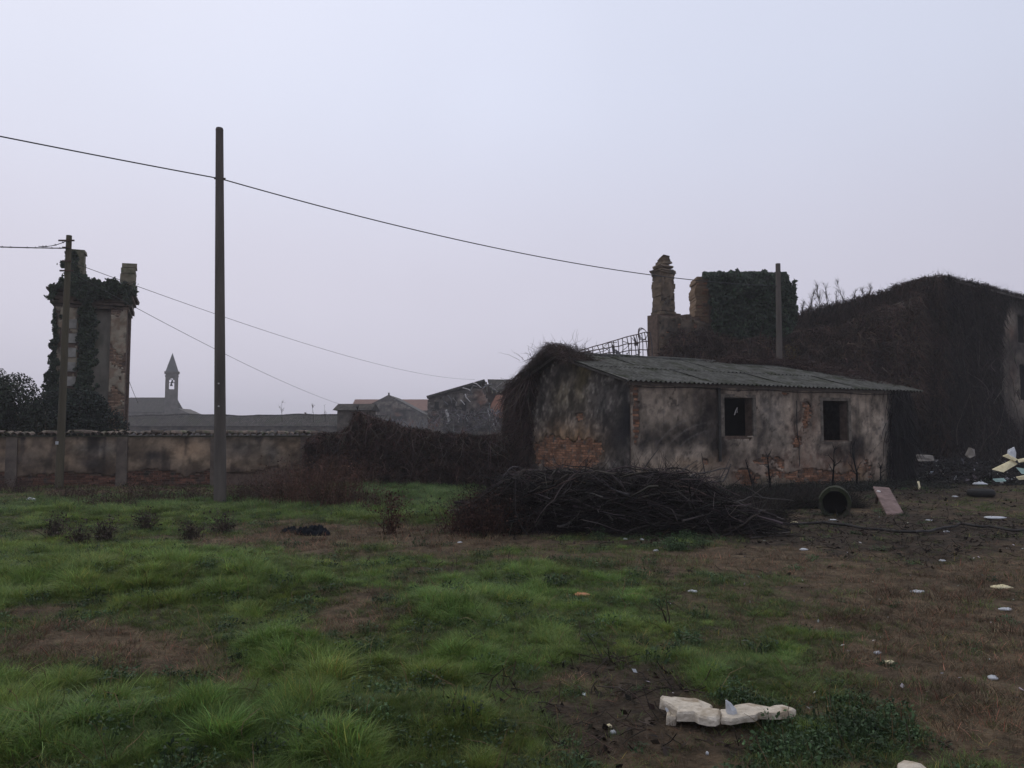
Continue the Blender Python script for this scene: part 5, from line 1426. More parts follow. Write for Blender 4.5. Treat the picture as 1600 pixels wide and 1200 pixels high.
B.add(tubes(C, R, 3), jcol(n, (.024, .0195, .019), .4) * np.where(rng.uniform(0, 1, n) < .1, 4.0, 1.0)[:, None])
n = 16000
x = rng.uniform(-.55, 4.3, n); hh = pile_h(x); y = 14.6 + rng.normal(0, .6, n)
z = rng.uniform(.0, 1.0, n) * hh * np.sqrt(np.clip(1 - ((y - 14.6) / 1.7) ** 2, .02, 1)); P = np.stack([x, y, z], -1)
D = rng.normal(0, 1, (n, 3)) * A([1, .8, .6]); B.add(strands(P, D, rng.uniform(.1, .45, n), rng.uniform(.002, .005, n), 3, 0, .2), jcol(n, (.026, .02, .019), .5))
n = 340; x = rng.uniform(-.4, 4.0, n); yv = rng.uniform(13.35, 15.0, n); P = np.stack([x, yv, pile_h(x) * np.sqrt(np.clip(1 - ((yv - 14.7) / 1.75) ** 2, .05, 1)) * rng.uniform(.6, 1.02, n)], -1)
D = rng.normal(0, 1, (n, 3)) * A([1.2, .45, .35]); L = rng.uniform(.5, 1.9, n); C = wander(P - unit(D) * (L / 2)[:, None], D, L, 8, .2); C[..., 2] = np.minimum(C[..., 2].clip(.02), pile_h(C[..., 0]) * 1.04 + rng.uniform(-.03, .14, (n, 1)))
B.add(tubes(C, np.linspace(1, .35, 8)[None] * rng.uniform(.010, .024, (n, 1)), 5), jcol(n, (.045, .037, .035), .5))
n = 900; x = rng.uniform(-.5, 4.2, n); P = np.stack([x, 14.5 + rng.normal(0, .5, n), pile_h(x) * rng.uniform(.75, 1, n)], -1); D = rng.normal(0, 1, (n, 3)) * A([1.2, .6, .5]); D[:, 2] = np.abs(D[:, 2])
B.add(tubes(wander(P, D, rng.uniform(.2, .7, n), 6, .2), np.linspace(.007, .002, 6)[None].repeat(n, 0), 3), jcol(n, (.035, .029, .028), .5))
pile = B.build('brush_pile', M_VEG, loc=(2.3, 14.7, 0), kind='stuff'); tag(pile, 'long dark heap of cut branches and brushwood before the small house', 'brush pile')
# paler boughs that can be told apart on top of it
bo = [([(975, 743), (1010, 739), (1050, 741), (1085, 748)], 14.3, .03, 'thick pale-edged bough arching along the top of the brush pile'),
      ([(1052, 763), (1062, 750), (1085, 742), (1105, 737)], 14.1, .028, 'forked grey bough rising at the upper right of the brush pile'),
      ([(1110, 818), (1130, 803), (1150, 785), (1175, 776), (1240, 782)], 13.6, .022, 'long pale bare bough curving out to the right of the pile'),
      ([(870, 822), (885, 820), (895, 813)], 13.25, .02, 'short pale broken stick at the front left of the brush pile'),
      ([(1060, 768), (1075, 782), (1082, 800)], 13.4, .016, 'thin grey stick pointing down in the middle of the brush pile'),
      ([(1083, 745), (1100, 755), (1130, 752), (1142, 725)], 14.2, .03, 'dark upright bough with a raised tip near the house drainpipe'),
      ([(960, 745), (975, 735), (985, 742)], 14.6, .018, 'small hooked twig on the top left of the brush pile')]
for pts, yy, r, lab in bo:
    q = [at(u, v, yy + .06 * i) for i, (u, v) in enumerate(pts)]
    fine = []
    for i in range(len(q) - 1):
        for t in np.linspace(0, 1, 5)[:-1]: fine.append(q[i] * (1 - t) + q[i + 1] * t + rng.normal(0, .008, 3))
    fine.append(q[-1]); nn = len(fine)
    b = MB(); b.tube(fine, [r * (1 - .7 * i / nn) for i in range(nn)], 6)
    for k in range(4):
        i = random.randrange(1, nn - 1); d_ = rng.normal(0, .1, 3) + A([.08, 0, .1]); b.tube([fine[i], fine[i] + d_, fine[i] + d_ * 2 + rng.normal(0, .03, 3)], [r * .5, r * .3, r * .15], 4)
    tag(b.build('bough', mat('grey_bark', (.05, .044, .042), (.1, .088, .082), 6, .9, .4), loc=q[0]), lab, 'branch', 'boughs on the brush pile')


# low twiggy scrub from the pile to the rusty panel
B = Bundle(); n = 5200; x = rng.uniform(4.0, 8.2, n); y = np.where(x < 5.4, 15.4, 17.6) + (x - 4) * .3 + np.abs(rng.normal(0, .9, n)); hq = .3 * fbm(x * 1.2, y * 1.2, 611, 3) * sstep(8.8, 7.6, x); z = H(x, y) + rng.uniform(0, 1, n) * hq
P = np.stack([x, y, z], -1); D = rng.normal(0, 1, (n, 3)) * A([1, .7, .45]); D[:, 2] = np.abs(D[:, 2])
C = wander(P, D, rng.uniform(.12, .6, n), 5, .22); B.add(tubes(C, np.linspace(.007, .003, 5)[None].repeat(n, 0), 3), jcol(n, (.024, .02, .017), .5)); B.add(leaves(P, rng.uniform(.015, .05, n), flat=1), jcol(n, (.02, .024, .012), .5))
B.build('scrub', M_VEG, kind='stuff')

# ------------------------------------------------------------------ brambles, dead weeds and stalks
def weed(name, label, c, rx, ry, h, n, col, group=None, cat='weed', up=1.0, w=.006, leafn=0, lcol=None, kind=None):
    c = A(c, float); P = c + rng.normal(0, 1, (n, 3)) * A([rx * .5, ry * .5, 0]); P[:, 2] = H(P[:, 0], P[:, 1]) - .02
    D = rng.normal(0, .35, (n, 3)); D[:, 2] = up
    L = h * rng.uniform(.4, 1.05, n)
    B = Bundle(); B.add(tubes(wander(P, D, L, 6, .13, .02), np.linspace(w, w * .4, 6)[None].repeat(n, 0), 3), jcol(n, col, .35))
    C = wander(P, D, L, 5, .13); k = n * 3; i = rng.integers(0, n, k); j = rng.integers(1, 5, k)
    B.add(strands(C[i, j], rng.normal(0, .8, (k, 3)) + A([0, 0, .4]), rng.uniform(.08, .3, k) * min(1, h * 1.6), w * .5, 3, .2, .2), jcol(k, col, .4))
    if leafn:
        i = rng.integers(0, n, leafn); j = rng.integers(1, 5, leafn); B.add(leaves(C[i, j] + rng.normal(0, .06, (leafn, 3)), rng.uniform(.012, .035, leafn)), jcol(leafn, lcol or col, .4))
    c[2] = hz(c[0], c[1])
    return tag(B.build(name, M_VEG, loc=c), label, cat, group)


g1 = gnd(745, 838); weed('bramble', 'reddish-brown bramble tangle at the left end of the brush pile', (g1[0] + .15, 13.6, 0), .6, .8, .7, 380, (.05, .026, .02), leafn=2500, cat='bramble')
g1 = gnd(775, 838); weed('bramble', 'dark bramble thicket merging into the left flank of the brush pile', (g1[0] + .25, 14.2, 0), .8, 1.0, .95, 500, (.02, .014, .013), leafn=2500, cat='bramble')
g1 = gnd(505, 790); weed('dead_weeds', 'tall clump of reddish dead weeds before the end of the tile coping', (g1[0], 19.0, 0), 1.2, .9, 1.3, 420, (.095, .052, .038), leafn=2600)
g1 = gnd(470, 775); weed('dead_weeds', 'dead brown weeds left of the tallest clump near the wall', (g1[0] - .2, 21.5, 0), 1.2, .8, .9, 260, (.085, .052, .04), leafn=1200)
g1 = gnd(410, 778); weed('dead_weeds', 'low dead weeds between the concrete pole and the tall weed clump', (g1[0], 21, 0), 1.3, .7, .55, 260, (.07, .045, .034), leafn=900)
g1 = gnd(609, 832); weed('dock_stalk', 'single reddish dock stalk standing up in the grass mid-left', (g1[0], g1[1], 0), .08, .08, .85, 26, (.07, .035, .025), leafn=500)
g1 = gnd(635, 820); weed('dead_stalk', 'thin pale dead stalk just right of the dock stalk', (g1[0], g1[1], 0), .05, .05, .6, 4, (.08, .06, .045))
g1 = gnd(1047, 975); weed('dead_stalk', 'thin upright dead stalk alone on the open brown ground', (g1[0], g1[1], 0), .02, .02, .45, 3, (.06, .045, .035))
sp_ = [(30, 770, .5, 'dead weeds at the wall foot near the left edge'), (120, 775, .45, 'dead weeds at the wall foot just right of the wooden pole'), (170, 792, .35, 'dry weeds between the wooden pole and the bare thorny plant'), (220, 785, .7, 'bare thorny plant in the grass between the two left poles'),
       (290, 782, .5, 'dead weeds at the wall foot left of the concrete pole'), (385, 785, .5, 'dead weeds just right of the concrete pole'), (590, 800, .45, 'dead weeds behind the dock stalk'), (560, 790, .5, 'dead weeds right of the tall reddish clump')]
for (u, v, h, lab) in sp_:
    g1 = gnd(u, v); weed('dead_weeds', lab, (g1[0], g1[1], 0), .8, .5, h, 110, (.06, .038, .03), leafn=350, group='dead weeds along the wall')
sp_ = [(85, 838, 'dark dead dock plant leftmost in the mid-left grass'), (165, 842, 'dark dead dock plant second from the left in the mid-left grass'), (125, 850, 'dark dead dock plant between two others nearer the viewer'), (300, 838, 'dark dead dock plant left of the brown strip'), (350, 828, 'dark dead dock plant below the concrete pole'), (230, 825, 'small dark dead plant beyond the row of docks')]
for (u, v, lab) in sp_:
    g1 = gnd(u, v); weed('dead_dock', lab, (g1[0], g1[1], 0), .11, .09, .42, 44, (.06, .046, .036), leafn=220, group='dead docks in the grass', kind=None)
sp_ = [(1205, 770, .62, 'charred spiky shrub under the first window'), (1180, 772, .6, 'leftmost charred stump shoots by the drainpipe wall'), (1300, 765, .75, 'black burnt sapling left of the soot stain'), (1338, 770, .95, 'tallest black burnt sapling with a forked top by the soot stain'), (1375, 772, .45, 'small burnt shoots beside the leaning rusty panel')]
for i, (u, v, h, lab) in enumerate(sp_):
    Yd = 22.5 + i * .8; c = at(u, v, Yd); c[2] = hz(c[0], c[1]); sapling(lab, c, h * 1.7, 6, i, 'charred shoots along the house front', name='charred_sapling', r0=.045, col=(.012, .011, .011), spread=.35, cat='shrub')
# creeping dark undergrowth at the foot of the house
B = Bundle(); n = 9000; s = rng.uniform(-.5, HL, n); o_ = rng.uniform(.2, 1.8, n); P = HO + HEX * s[:, None] - HEY * o_[:, None]; P[:, 2] = H(P[:, 0], P[:, 1]) + rng.uniform(0, .28, n) * sstep(1.9, .2, o_)
D = rng.normal(0, 1, (n, 3)); D[:, 2] = np.abs(D[:, 2]) * .7
B.add(strands(P, D, rng.uniform(.1, .4, n), .007, 3, .3, .2), jcol(n, (.022, .022, .016), .4)); B.add(leaves(P, rng.uniform(.02, .05, n), flat=1), jcol(n, (.02, .027, .014), .5))
tag(B.build('undergrowth', M_LEAF, loc=HO, kind='stuff'), 'dark undergrowth along the foot of the small house', 'undergrowth')

# ------------------------------------------------------------------ scattered rubbish
def crumple(name, label, cat, u, v, w, h, d, m, seed, group=None, res=9, tilt=0.0):
    """an irregular torn sheet lying on the ground: a wrinkled grid with thickness"""
    g1 = gnd(u, v); r = np.random.default_rng(seed); zz = hz(g1[0], g1[1])
    S, Tt = np.meshgrid(np.linspace(-1, 1, res), np.linspace(-1, 1, res), indexing='ij')
    rad = 1 + (vnoise(S * 1.4 + seed, Tt * 1.4, seed) - .5) * .7
    k = np.maximum(np.abs(S), np.abs(Tt)); ln = np.sqrt(S ** 2 + Tt ** 2) + 1e-6
    sx = S * k / ln * rad; sy = Tt * k / ln * rad
    fq = 4.5 if h > .1 else 2.3; zt = h * (fbm(S * fq + seed, Tt * fq, seed + 5, 3) ** 1.6) * (1.15 - k ** 3) + .01
    c_, s_ = math.cos(tilt), math.sin(tilt)
    Xx = sx * w / 2; Yy = sy * d / 2
    V = np.stack([g1[0] + Xx * c_ - Yy * s_, g1[1] + Xx * s_ + Yy * c_, zz + zt], -1).reshape(-1, 3)
    n_ = len(V); Vb = V.copy(); Vb[:, 2] -= .006 + zt.ravel() * .55
    idx = np.arange(n_).reshape(res, res); a, b2, c2, d2 = idx[:-1, :-1].ravel(), idx[1:, :-1].ravel(), idx[1:, 1:].ravel(), idx[:-1, 1:].ravel()
    Q = np.concatenate([np.stack([a, b2, c2, d2], -1), np.stack([a, d2, c2, b2], -1) + n_])
    rim = np.concatenate([idx[:, 0], idx[-1, 1:], idx[-2::-1, -1], idx[0, -2:0:-1]]); nx_ = np.roll(rim, -1)
    Q = np.concatenate([Q, np.stack([rim, rim + n_, nx_ + n_, nx_], -1)])
    o = mesh_np(name, np.concatenate([V, Vb]), Q=Q, m=m, loc=(g1[0], g1[1], zz), smooth=False)
    return tag(o, label, cat, group)


def slab(name, label, outline, zt, thick, m, bumpy=.012, tilt=(0, 0), cat='foam slab'):
    """a broken thick slab with a ragged outline (photo pixels on the ground plane at height zt)"""
    pts = [gnd(u, v, zt) for u, v in outline]
    fine = []
    for i in range(len(pts)):
        a = pts[i]; c = pts[(i + 1) % len(pts)]; k = max(1, int(np.linalg.norm(c - a) / .04))
        for j in range(k):
            fine.append(a + (c - a) * j / k + A([*rng.normal(0, .009, 2), 0]))
    ctr = np.mean(fine, 0); V = []; fs = []; nf = len(fine)
    rings = [1.0, .93, .7, .4]
    zt0 = hz(ctr[0], ctr[1])
    for ri, rr_ in enumerate(rings):
        for p_ in fine:
            q = ctr + (p_ - ctr) * rr_; dz = (fbm(A([q[0] * 14]), A([q[1] * 14]), 301, 4)[0] - .5) * bumpy * 3 + tilt[0] * (q[0] - ctr[0]) + tilt[1] * (q[1] - ctr[1])
            V.append([q[0], q[1], zt + dz - (.012 if ri == 0 else 0)])
    nb_ = len(V); V.append([ctr[0], ctr[1], zt])
    for p_ in fine: V.append([p_[0] + rng.normal(0, .004), p_[1] + rng.normal(0, .004), zt - thick + tilt[0] * (p_[0] - ctr[0]) + tilt[1] * (p_[1] - ctr[1])])
    for r_ in range(len(rings) - 1):
        for i in range(nf):
            j = (i + 1) % nf; fs.append((r_ * nf + i, r_ * nf + j, (r_ + 1) * nf + j, (r_ + 1) * nf + i))
    for i in range(nf):
        j = (i + 1) % nf; fs.append((3 * nf + i, 3 * nf + j, nb_)); fs.append((i, nb_ + 1 + i, nb_ + 1 + j, j))
    fs.append(tuple(nb_ + 1 + i for i in range(nf))[::-1])
    b = MB(); b.add(V, fs)
    return tag(b.build(name, m, loc=(ctr[0], ctr[1], zt - thick)), label, cat)


zf = hz(*gnd(1090, 1112)[:2]) + .09
slab('foam_slab', 'left beige slab of broken foam, thick and cracked, lying on the soil', [(1032, 1087), (1060, 1090), (1100, 1093), (1108, 1098), (1112, 1107), (1122, 1109), (1121, 1120), (1105, 1119), (1080, 1113), (1058, 1112), (1050, 1104), (1036, 1098)], zf, .05, M_FOAM)
slab('foam_slab', 'right beige foam slab, thin and pointed, lying in the leafy weeds', [(1124, 1110), (1136, 1110), (1147, 1102), (1170, 1100), (1200, 1102), (1225, 1100), (1244, 1106), (1238, 1112), (1215, 1115), (1190, 1117), (1165, 1121), (1140, 1124), (1125, 1122)], zf - .02, .03, M_FOAM)
slab('foam_slab', 'small beige foam chunk tucked under the left foam slab', [(1040, 1108), (1052, 1106), (1062, 1113), (1058, 1121), (1044, 1119)], zf - .05, .05, M_FOAM)
slab('foam_slab', 'rough pale foam chunk at the bottom edge of the picture', [(1400, 1192), (1412, 1187), (1440, 1194), (1452, 1200), (1450, 1212), (1405, 1210)], hz(*gnd(1420, 1198)[:2]) + .07, .07, M_FOAM)
b = MB(); c = gnd(1140, 1110, zf); b.tube([c + A([.012, 0, -.03]), c + A([.008, 0, .005]), c + A([-.004, 0, .03]), c + A([-.02, .0, .058])], [.034, .032, .021, .004], 6); tag(b.build('plaster_cone', M_WHITE, loc=c), 'small bluish-white conical fragment resting where the two foam slabs meet', 'fragment')
b = MB(); c = gnd(1052, 1105, zf - .03); b.tube([c + A([-.04, 0, -.02]), c + A([0, -.01, 0]), c + A([.03, -.01, -.02])], [.02, .028, .012], 6); tag(b.build('plaster_lump', M_WHITE, loc=c), 'bluish-white lump wedged against the left foam slab', 'fragment')

crumple('plastic_sheet', 'crumpled black plastic sheet lying on the brown grass', 'plastic sheet', 492, 834, .6, .26, .35, M_BLACK, 3, res=21)
crumple('plastic_scrap', 'smaller black plastic scrap just left of the crumpled sheet', 'plastic scrap', 455, 831, .36, .16, .22, M_BLACK, 5, res=15)
crumple('orange_rag', 'small faded orange rag on the green grass', 'rag', 908, 932, .17, .05, .12, M_ORANGE, 8, res=9)
lit = [(50, 779, .35, .14, M_WHITE, 'white plastic bag at the wall foot near the left edge'), (1128, 829, .09, .09, M_WHITE, 'crumpled white paper at the lower right of the brush pile'), (1152, 802, .09, .06, M_WHITE, 'white scrap half hidden at the right end of the brush pile'),
       (977, 842, .08, .03, M_WHITE, 'white scrap in the grass strip below the brush pile'), (1003, 843, .07, .02, M_WHITE, 'thin white scrap just right of another below the brush pile'), (1025, 861, .08, .03, M_WHITE, 'white scrap on brown ground below the middle of the pile'),
       (1083, 922, .1, .025, M_WHITE, 'white scrap right of the orange rag'), (1256, 859, .14, .03, M_WHITE, 'pale flat scrap on the dark soil right of the pile'), (1434, 923, .15, .025, M_WHITE, 'long pale scrap on the brown ground at right'),
       (1472, 873, .08, .025, M_WHITE, 'tiny white scrap above the long pale scrap at right'), (1570, 950, .12, .025, M_WHITE, 'white scrap near the right edge below the straw patch'), (1262, 772, .34, .06, M_WHITE, 'pale crumpled plastic at the house foot left of the mossy ring'),
       (1240, 816, .16, .03, M_YELLOW, 'cream scrap on the soil left of the mossy ring'), (1302, 812, .16, .03, M_WHITE, 'pale scrap right under the mossy ring'), (1452, 808, .14, .03, M_WHITE, 'small white scrap between rusty panel and hose'),
       (1552, 805, .5, .03, M_WHITE, 'wide flat grey-white scrap beyond the hose at right'), (1478, 828, .12, .05, M_WHITE, 'whitish scrap touching the dark hose'), (1565, 918, .24, .05, M_YELLOW, 'yellow straw-coloured scrap near the right edge'),
       (1371, 1017, .07, .02, M_WHITE, 'small white chip on the brown ground at centre right'), (1388, 1030, .08, .02, M_YELLOW, 'cream chip just below the small white chip'), (952, 1132, .035, .02, M_YELLOW, 'cream pebble-like crumb on the dark soil left of the foam'),
       (958, 1142, .03, .018, M_WHITE, 'whitish crumb just below the cream crumb on dark soil'), (1105, 1170, .02, .015, M_WHITE, 'single white crumb below the foam slabs'), (1550, 1050, .09, .02, M_WHITE, 'white chip at the far right of the brown slope'),
       (1492, 776, .18, .07, M_WHITE, 'light crumpled scrap right of the yellow stick'), (718, 850, .07, .02, M_WHITE, 'tiny pale crumb near the bramble left of the pile')]
for i, (u, v, w, h, m, lab) in enumerate(lit):
    crumple('litter_scrap', lab, 'litter', u, v, w, h, w * .7, m, 20 + i * 3, 'litter scattered on the ground', res=6, tilt=random.uniform(-.6, .6))
# fine chips nobody could count
B = Bundle(); n = 130; uu = rng.uniform(880, 1600, n); vv = 790 + 330 * rng.uniform(0, 1, n) ** 1.4; P = A([gnd(a, c) for a, c in zip(uu, vv)]); P[:, 2] = H(P[:, 0], P[:, 1]) + .015
B.add(leaves(P, rng.uniform(.008, .03, n), flat=2), jcol(n, (.35, .34, .32), .4)); B.build('plaster_chips', M_VEG, kind='stuff')

# mossy concrete ring, standing on edge
c = gnd(1305, 802); c[2] = hz(c[0], c[1])
b = MB(); N = 20
ring = []
for (yy, r) in ((-.25, .27), (-.25, .345), (.35, .345), (.35, .27)):
    ring.append([c + A([r * math.cos(w) + yy * c[0] / c[1], yy, .27 + r * math.sin(w)]) + rng.normal(0, .006, 3) for w in np.linspace(0, 2 * math.pi, N, endpoint=False)])
V = [p_ for rg in ring for p_ in rg]; fs = []
for r_ in range(4):
    for i in range(N):
        j = (i + 1) % N; r2 = (r_ + 1) % 4; fs.append((r_ * N + i, r_ * N + j, r2 * N + j, r2 * N + i))
b.add(V, fs); rg_o = b.build('concrete_ring', M_MOSS, loc=c); b = MB(); b.tube([c + A([.10, .26, .27]), c + A([.112, .29, .27])], .266, 16); b.build('shade_disc', M_DARK, rg_o); tag(rg_o, 'moss-covered concrete pipe ring standing on edge before the house', 'concrete ring')  # added dark disc stands in for the shade inside the ring
# leaning rusty panel
b = MB(); q = [at(1364, 762, 19.2), at(1389, 764, 19.2), at(1411, 803, 17.3), at(1385, 805, 17.3)]
b.prism(q, (.02, .03, .03)); o = b.build('rusty_panel', M_PANEL, loc=q[3]); tag(o, 'rusty pinkish metal panel leaning on the rubble beside the mossy ring', 'metal panel')
b = MB(); nrm_ = unit(np.cross(q[1] - q[0], q[3] - q[0])); nrm_ = nrm_ if nrm_[1] < 0 else -nrm_
for t in (.08, .78):
    a = q[0] + (q[3] - q[0]) * t + nrm_ * .012; c2 = q[1] + (q[2] - q[1]) * t + nrm_ * .012; b.tube([a, c2], .015, 5)
b.build('rib', M_RUST, o)
b = MB(); a = (q[0] * .8 + q[2] * .2) + nrm_ * .01; b.tube([a, a + nrm_ * .03], [.05, .04], 8); b.build('knob', M_BONE, o)
b = MB(); pr_ = q[0] * .5 + q[1] * .5; b.tube([pr_ + A([0, .1, -.02]), A([pr_[0] + .1, pr_[1] + .5, hz(pr_[0], pr_[1])])], .04, 6); tag(b.build('prop_log', M_RUST, loc=pr_), 'short dark log propping the back of the rusty panel', 'log')
# hose on the ground
hp_ = [(1225, 822), (1290, 824), (1330, 829), (1380, 833), (1430, 837), (1460, 829), (1500, 821), (1545, 824), (1600, 829), (1660, 826)]
pts = []
for i in range(len(hp_) - 1):
    for t in np.linspace(0, 1, 6)[:-1]:
        uu = hp_[i][0] * (1 - t) + hp_[i + 1][0] * t; vv = hp_[i][1] * (1 - t) + hp_[i + 1][1] * t + math.sin(i * 6 + t * 5) * .6
        p_ = gnd(uu, vv); p_[2] = hz(p_[0], p_[1]) + .05; pts.append(p_)
b = MB(); b.tube(pts, .024, 7); tag(b.build('hose', mat('black_hose', (.012, .011, .01), (.025, .02, .018), 5, .7, .2), loc=pts[0]), 'thick black hose snaking over the dark soil at right', 'hose')

# rubble bank under the barn and the tip of broken boards at the right edge
B = Bundle(); n = 9000; uu = rng.uniform(1418, 1640, n); Yp = rng.uniform(27, 37, n); xx = (uu - 800) / F * Yp
hh = .55 * sstep(27, 33, Yp) * (.35 + fbm(xx * .5, Yp * .5, 311, 3)); zz = H(xx, Yp) + rng.uniform(0, 1, n) * hh
P = np.stack([xx, Yp, zz], -1); D = rng.normal(0, 1, (n, 3)); D[:, 2] *= .4
B.add(strands(P, D, rng.uniform(.1, .8, n), rng.uniform(.008, .03, n), 3, .1, .2), jcol(n, (.026, .023, .022), .5)); B.add(leaves(P, rng.uniform(.03, .12, n), flat=1), jcol(n, (.028, .025, .024), .5))
B.add(leaves(P[:160] + A([0, -.3, .15]), rng.uniform(.03, .12, 160)), jcol(160, (.25, .25, .25), .4))
B.build('rubble_bank', M_VEG, kind='stuff')


def board(label, pts, Yd, thick, m, name='broken_board', cat='board', group='boards thrown on the rubble tip'):
    q = [at(u, v, Yd + dy) for u, v, dy in pts]
    b = MB(); b.prism(q, (.03, thick, .02)); return tag(b.build(name, m, loc=q[0]), label, cat, group)


JY = 27.0
board('long cream foam board lying slantwise across the rubble tip', [(1551, 734, -.4), (1582, 719, .3), (1590, 725, .3), (1568, 738, -.4)], JY, .08, M_YELLOW)
board('upright off-white curved board at the top of the rubble tip', [(1575, 704, .3), (1585, 699, .3), (1588, 707, .3), (1587, 720, 0), (1574, 714, 0)], JY + .4, .07, M_WHITE)
board('cream wedge board just left of the upright white one', [(1567, 713, .1), (1575, 710, .1), (1590, 718, .1), (1586, 721, 0)], JY + .2, .07, M_YELLOW)
board('cream board at the right edge above the green sheet', [(1590, 719, .1), (1612, 714, .3), (1612, 720, .3), (1592, 723, 0)], JY + .1, .07, M_YELLOW)
board('pale green sheet bending down at the right edge', [(1588, 731, .2), (1600, 733, .2), (1615, 743, -.1), (1596, 740, -.1)], JY, .05, M_PALEGREEN)
board('thin green strip lying below the long cream board', [(1551, 749, 0), (1568, 748, .3), (1572, 752, .2), (1556, 753, 0)], JY - 1.5, .04, M_PALEGREEN)
board('small cream block at the right edge below the green sheet', [(1588, 746, 0), (1604, 743, .1), (1606, 749, .1), (1592, 750, 0)], JY - .5, .06, M_YELLOW)
board('small yellow stick standing in the soil right of the house', [(1433, 753, 0), (1436, 753, 0), (1439, 768, -.3), (1436, 769, -.3)], 24.0, .04, M_YELLOW, name='wooden_stick', cat='stick')
board('pale broken stone standing in the dark rubble under the barn', [(1512, 712, .2), (1518, 700, .2), (1523, 702, .2), (1524, 712, 0), (1516, 716, 0)], 31.0, .25, mat('pale_rubble', (.12, .105, .09), (.2, .18, .16), 4, .95, .4), name='rubble_stone', cat='stone')
board('low beige stone at the foot of the barn near the house corner', [(1430, 716, .2), (1436, 711, .2), (1458, 712, .2), (1460, 720, 0), (1434, 721, 0)], 31.0, .3, MATS['pale_rubble'], name='rubble_stone', cat='stone')
# old tyre with a rag on it
c = gnd(1533, 775); c[2] = hz(c[0], c[1])
b = MB(); N = 18; V = []; fs = []
for i in range(N):
    w = 2 * math.pi * i / N
    for k in range(8):
        t = 2 * math.pi * k / 8; r = .27 + .085 * math.cos(t); V.append(c + A([r * math.cos(w), r * math.sin(w), .1 + .1 * math.sin(t)]))
for i in range(N):
    for k in range(8): fs.append((i * 8 + k, ((i + 1) % N) * 8 + k, ((i + 1) % N) * 8 + (k + 1) % 8, i * 8 + (k + 1) % 8))
b.add(V, fs); tag(b.build('old_tyre', mat('old_rubber', (.012, .012, .012), (.022, .021, .02), 8, .8, .3), loc=c, smooth=True), 'old black tyre lying flat on the soil with a pale rag on top', 'tyre')
o = crumple('rag', 'pale rag draped over the old black tyre', 'rag', 1532, 768, .42, .12, .3, M_WHITE, 97, res=8); o.location.z += .19

# ------------------------------------------------------------------ grass, dry grass and weeds as scattered plants
def blade_proto(name, n, rad, hmin, hmax, wid, bend, m, seed, lean=.25, colv=.25):
    r = np.random.default_rng(seed)
    th = r.uniform(0, 2 * math.pi, n); rr_ = rad * np.sqrt(r.uniform(0, 1, n)); base = np.stack([rr_ * np.cos(th), rr_ * np.sin(th), np.full(n, -.02)], -1)
    dth = th + r.normal(0, 1.0, n); dirh = np.stack([np.cos(dth), np.sin(dth), np.zeros(n)], -1)
    h = r.uniform(hmin, hmax, n); K = 5; V = np.zeros((n, K, 2, 3)); side = np.stack([-np.sin(dth + r.normal(0, .6, n)), np.cos(dth), np.zeros(n)], -1)
    bd = r.uniform(.3, 1, n) * bend
    for k in range(K):
        t = k / (K - 1)
        c = base + dirh * (h * (lean * t + bd * t * t))[:, None]; c[:, 2] += h * (t - .45 * bd * t ** 2.2)
        w = wid * (1 - t ** 1.6 * .93) * r.uniform(.7, 1.2, n) if k == 0 else wid * (1 - t ** 1.6 * .93)
        w = np.broadcast_to(w, (n,))[:, None]
        V[:, k, 0] = c - side * w; V[:, k, 1] = c + side * w
    Q = ((np.arange(n) * K * 2)[:, None, None] + (np.arange(K - 1) * 2)[None, :, None] + A([0, 1, 3, 2])[None, None]).reshape(-1, 4)
    cb = r.normal(1, colv, (n, 1)).clip(.5, 1.7) * np.ones((n, 3)); cb[:, 0] *= r.uniform(.85, 1.25, n); dead = r.uniform(0, 1, n) < .1; cb[dead] *= A([2.3, 1.35, 1.5])
    col = np.repeat(cb, K * 2, 0).reshape(n, K, 2, 3)
    col = col.reshape(-1, 3)
    return mesh_np(name, V.reshape(-1, 3), Q=Q, m=m, col=col, link=False, smooth=True)


def leaf_proto(name, n, rad, h, size, m, seed):
    r = np.random.default_rng(seed); th = r.uniform(0, 2 * math.pi, n); rr_ = rad * np.sqrt(r.uniform(0, 1, n))
    P = np.stack([rr_ * np.cos(th), rr_ * np.sin(th), r.uniform(.1, 1, n) * h * (1 - (rr_ / rad) ** 2 * .5)], -1)
    V, Q, k = leaves(P, r.uniform(size * .5, size, n), flat=1.6)
    V2, Q2, k2 = strands(P * A([.8, .8, 0]), P * A([.2, .2, 1]) + A([0, 0, .01]), P[:, 2], .002, 2, 0, .1)
    c = r.normal(1, .3, (n, 1)).clip(.4, 1.7) * np.ones((n, 3))
    return mesh_np(name, np.concatenate([V, V2]), Q=np.concatenate([Q, Q2 + len(V)]), m=m, col=np.concatenate([np.repeat(c, k, 0), np.repeat(c * .8, k2, 0)]), link=False)


M_GRASS = inst_mat('grass_blade', .6, .3); M_DRY = inst_mat('dry_blade', .85, .15); M_WEED = inst_mat('weed_leaf', .6, .2)


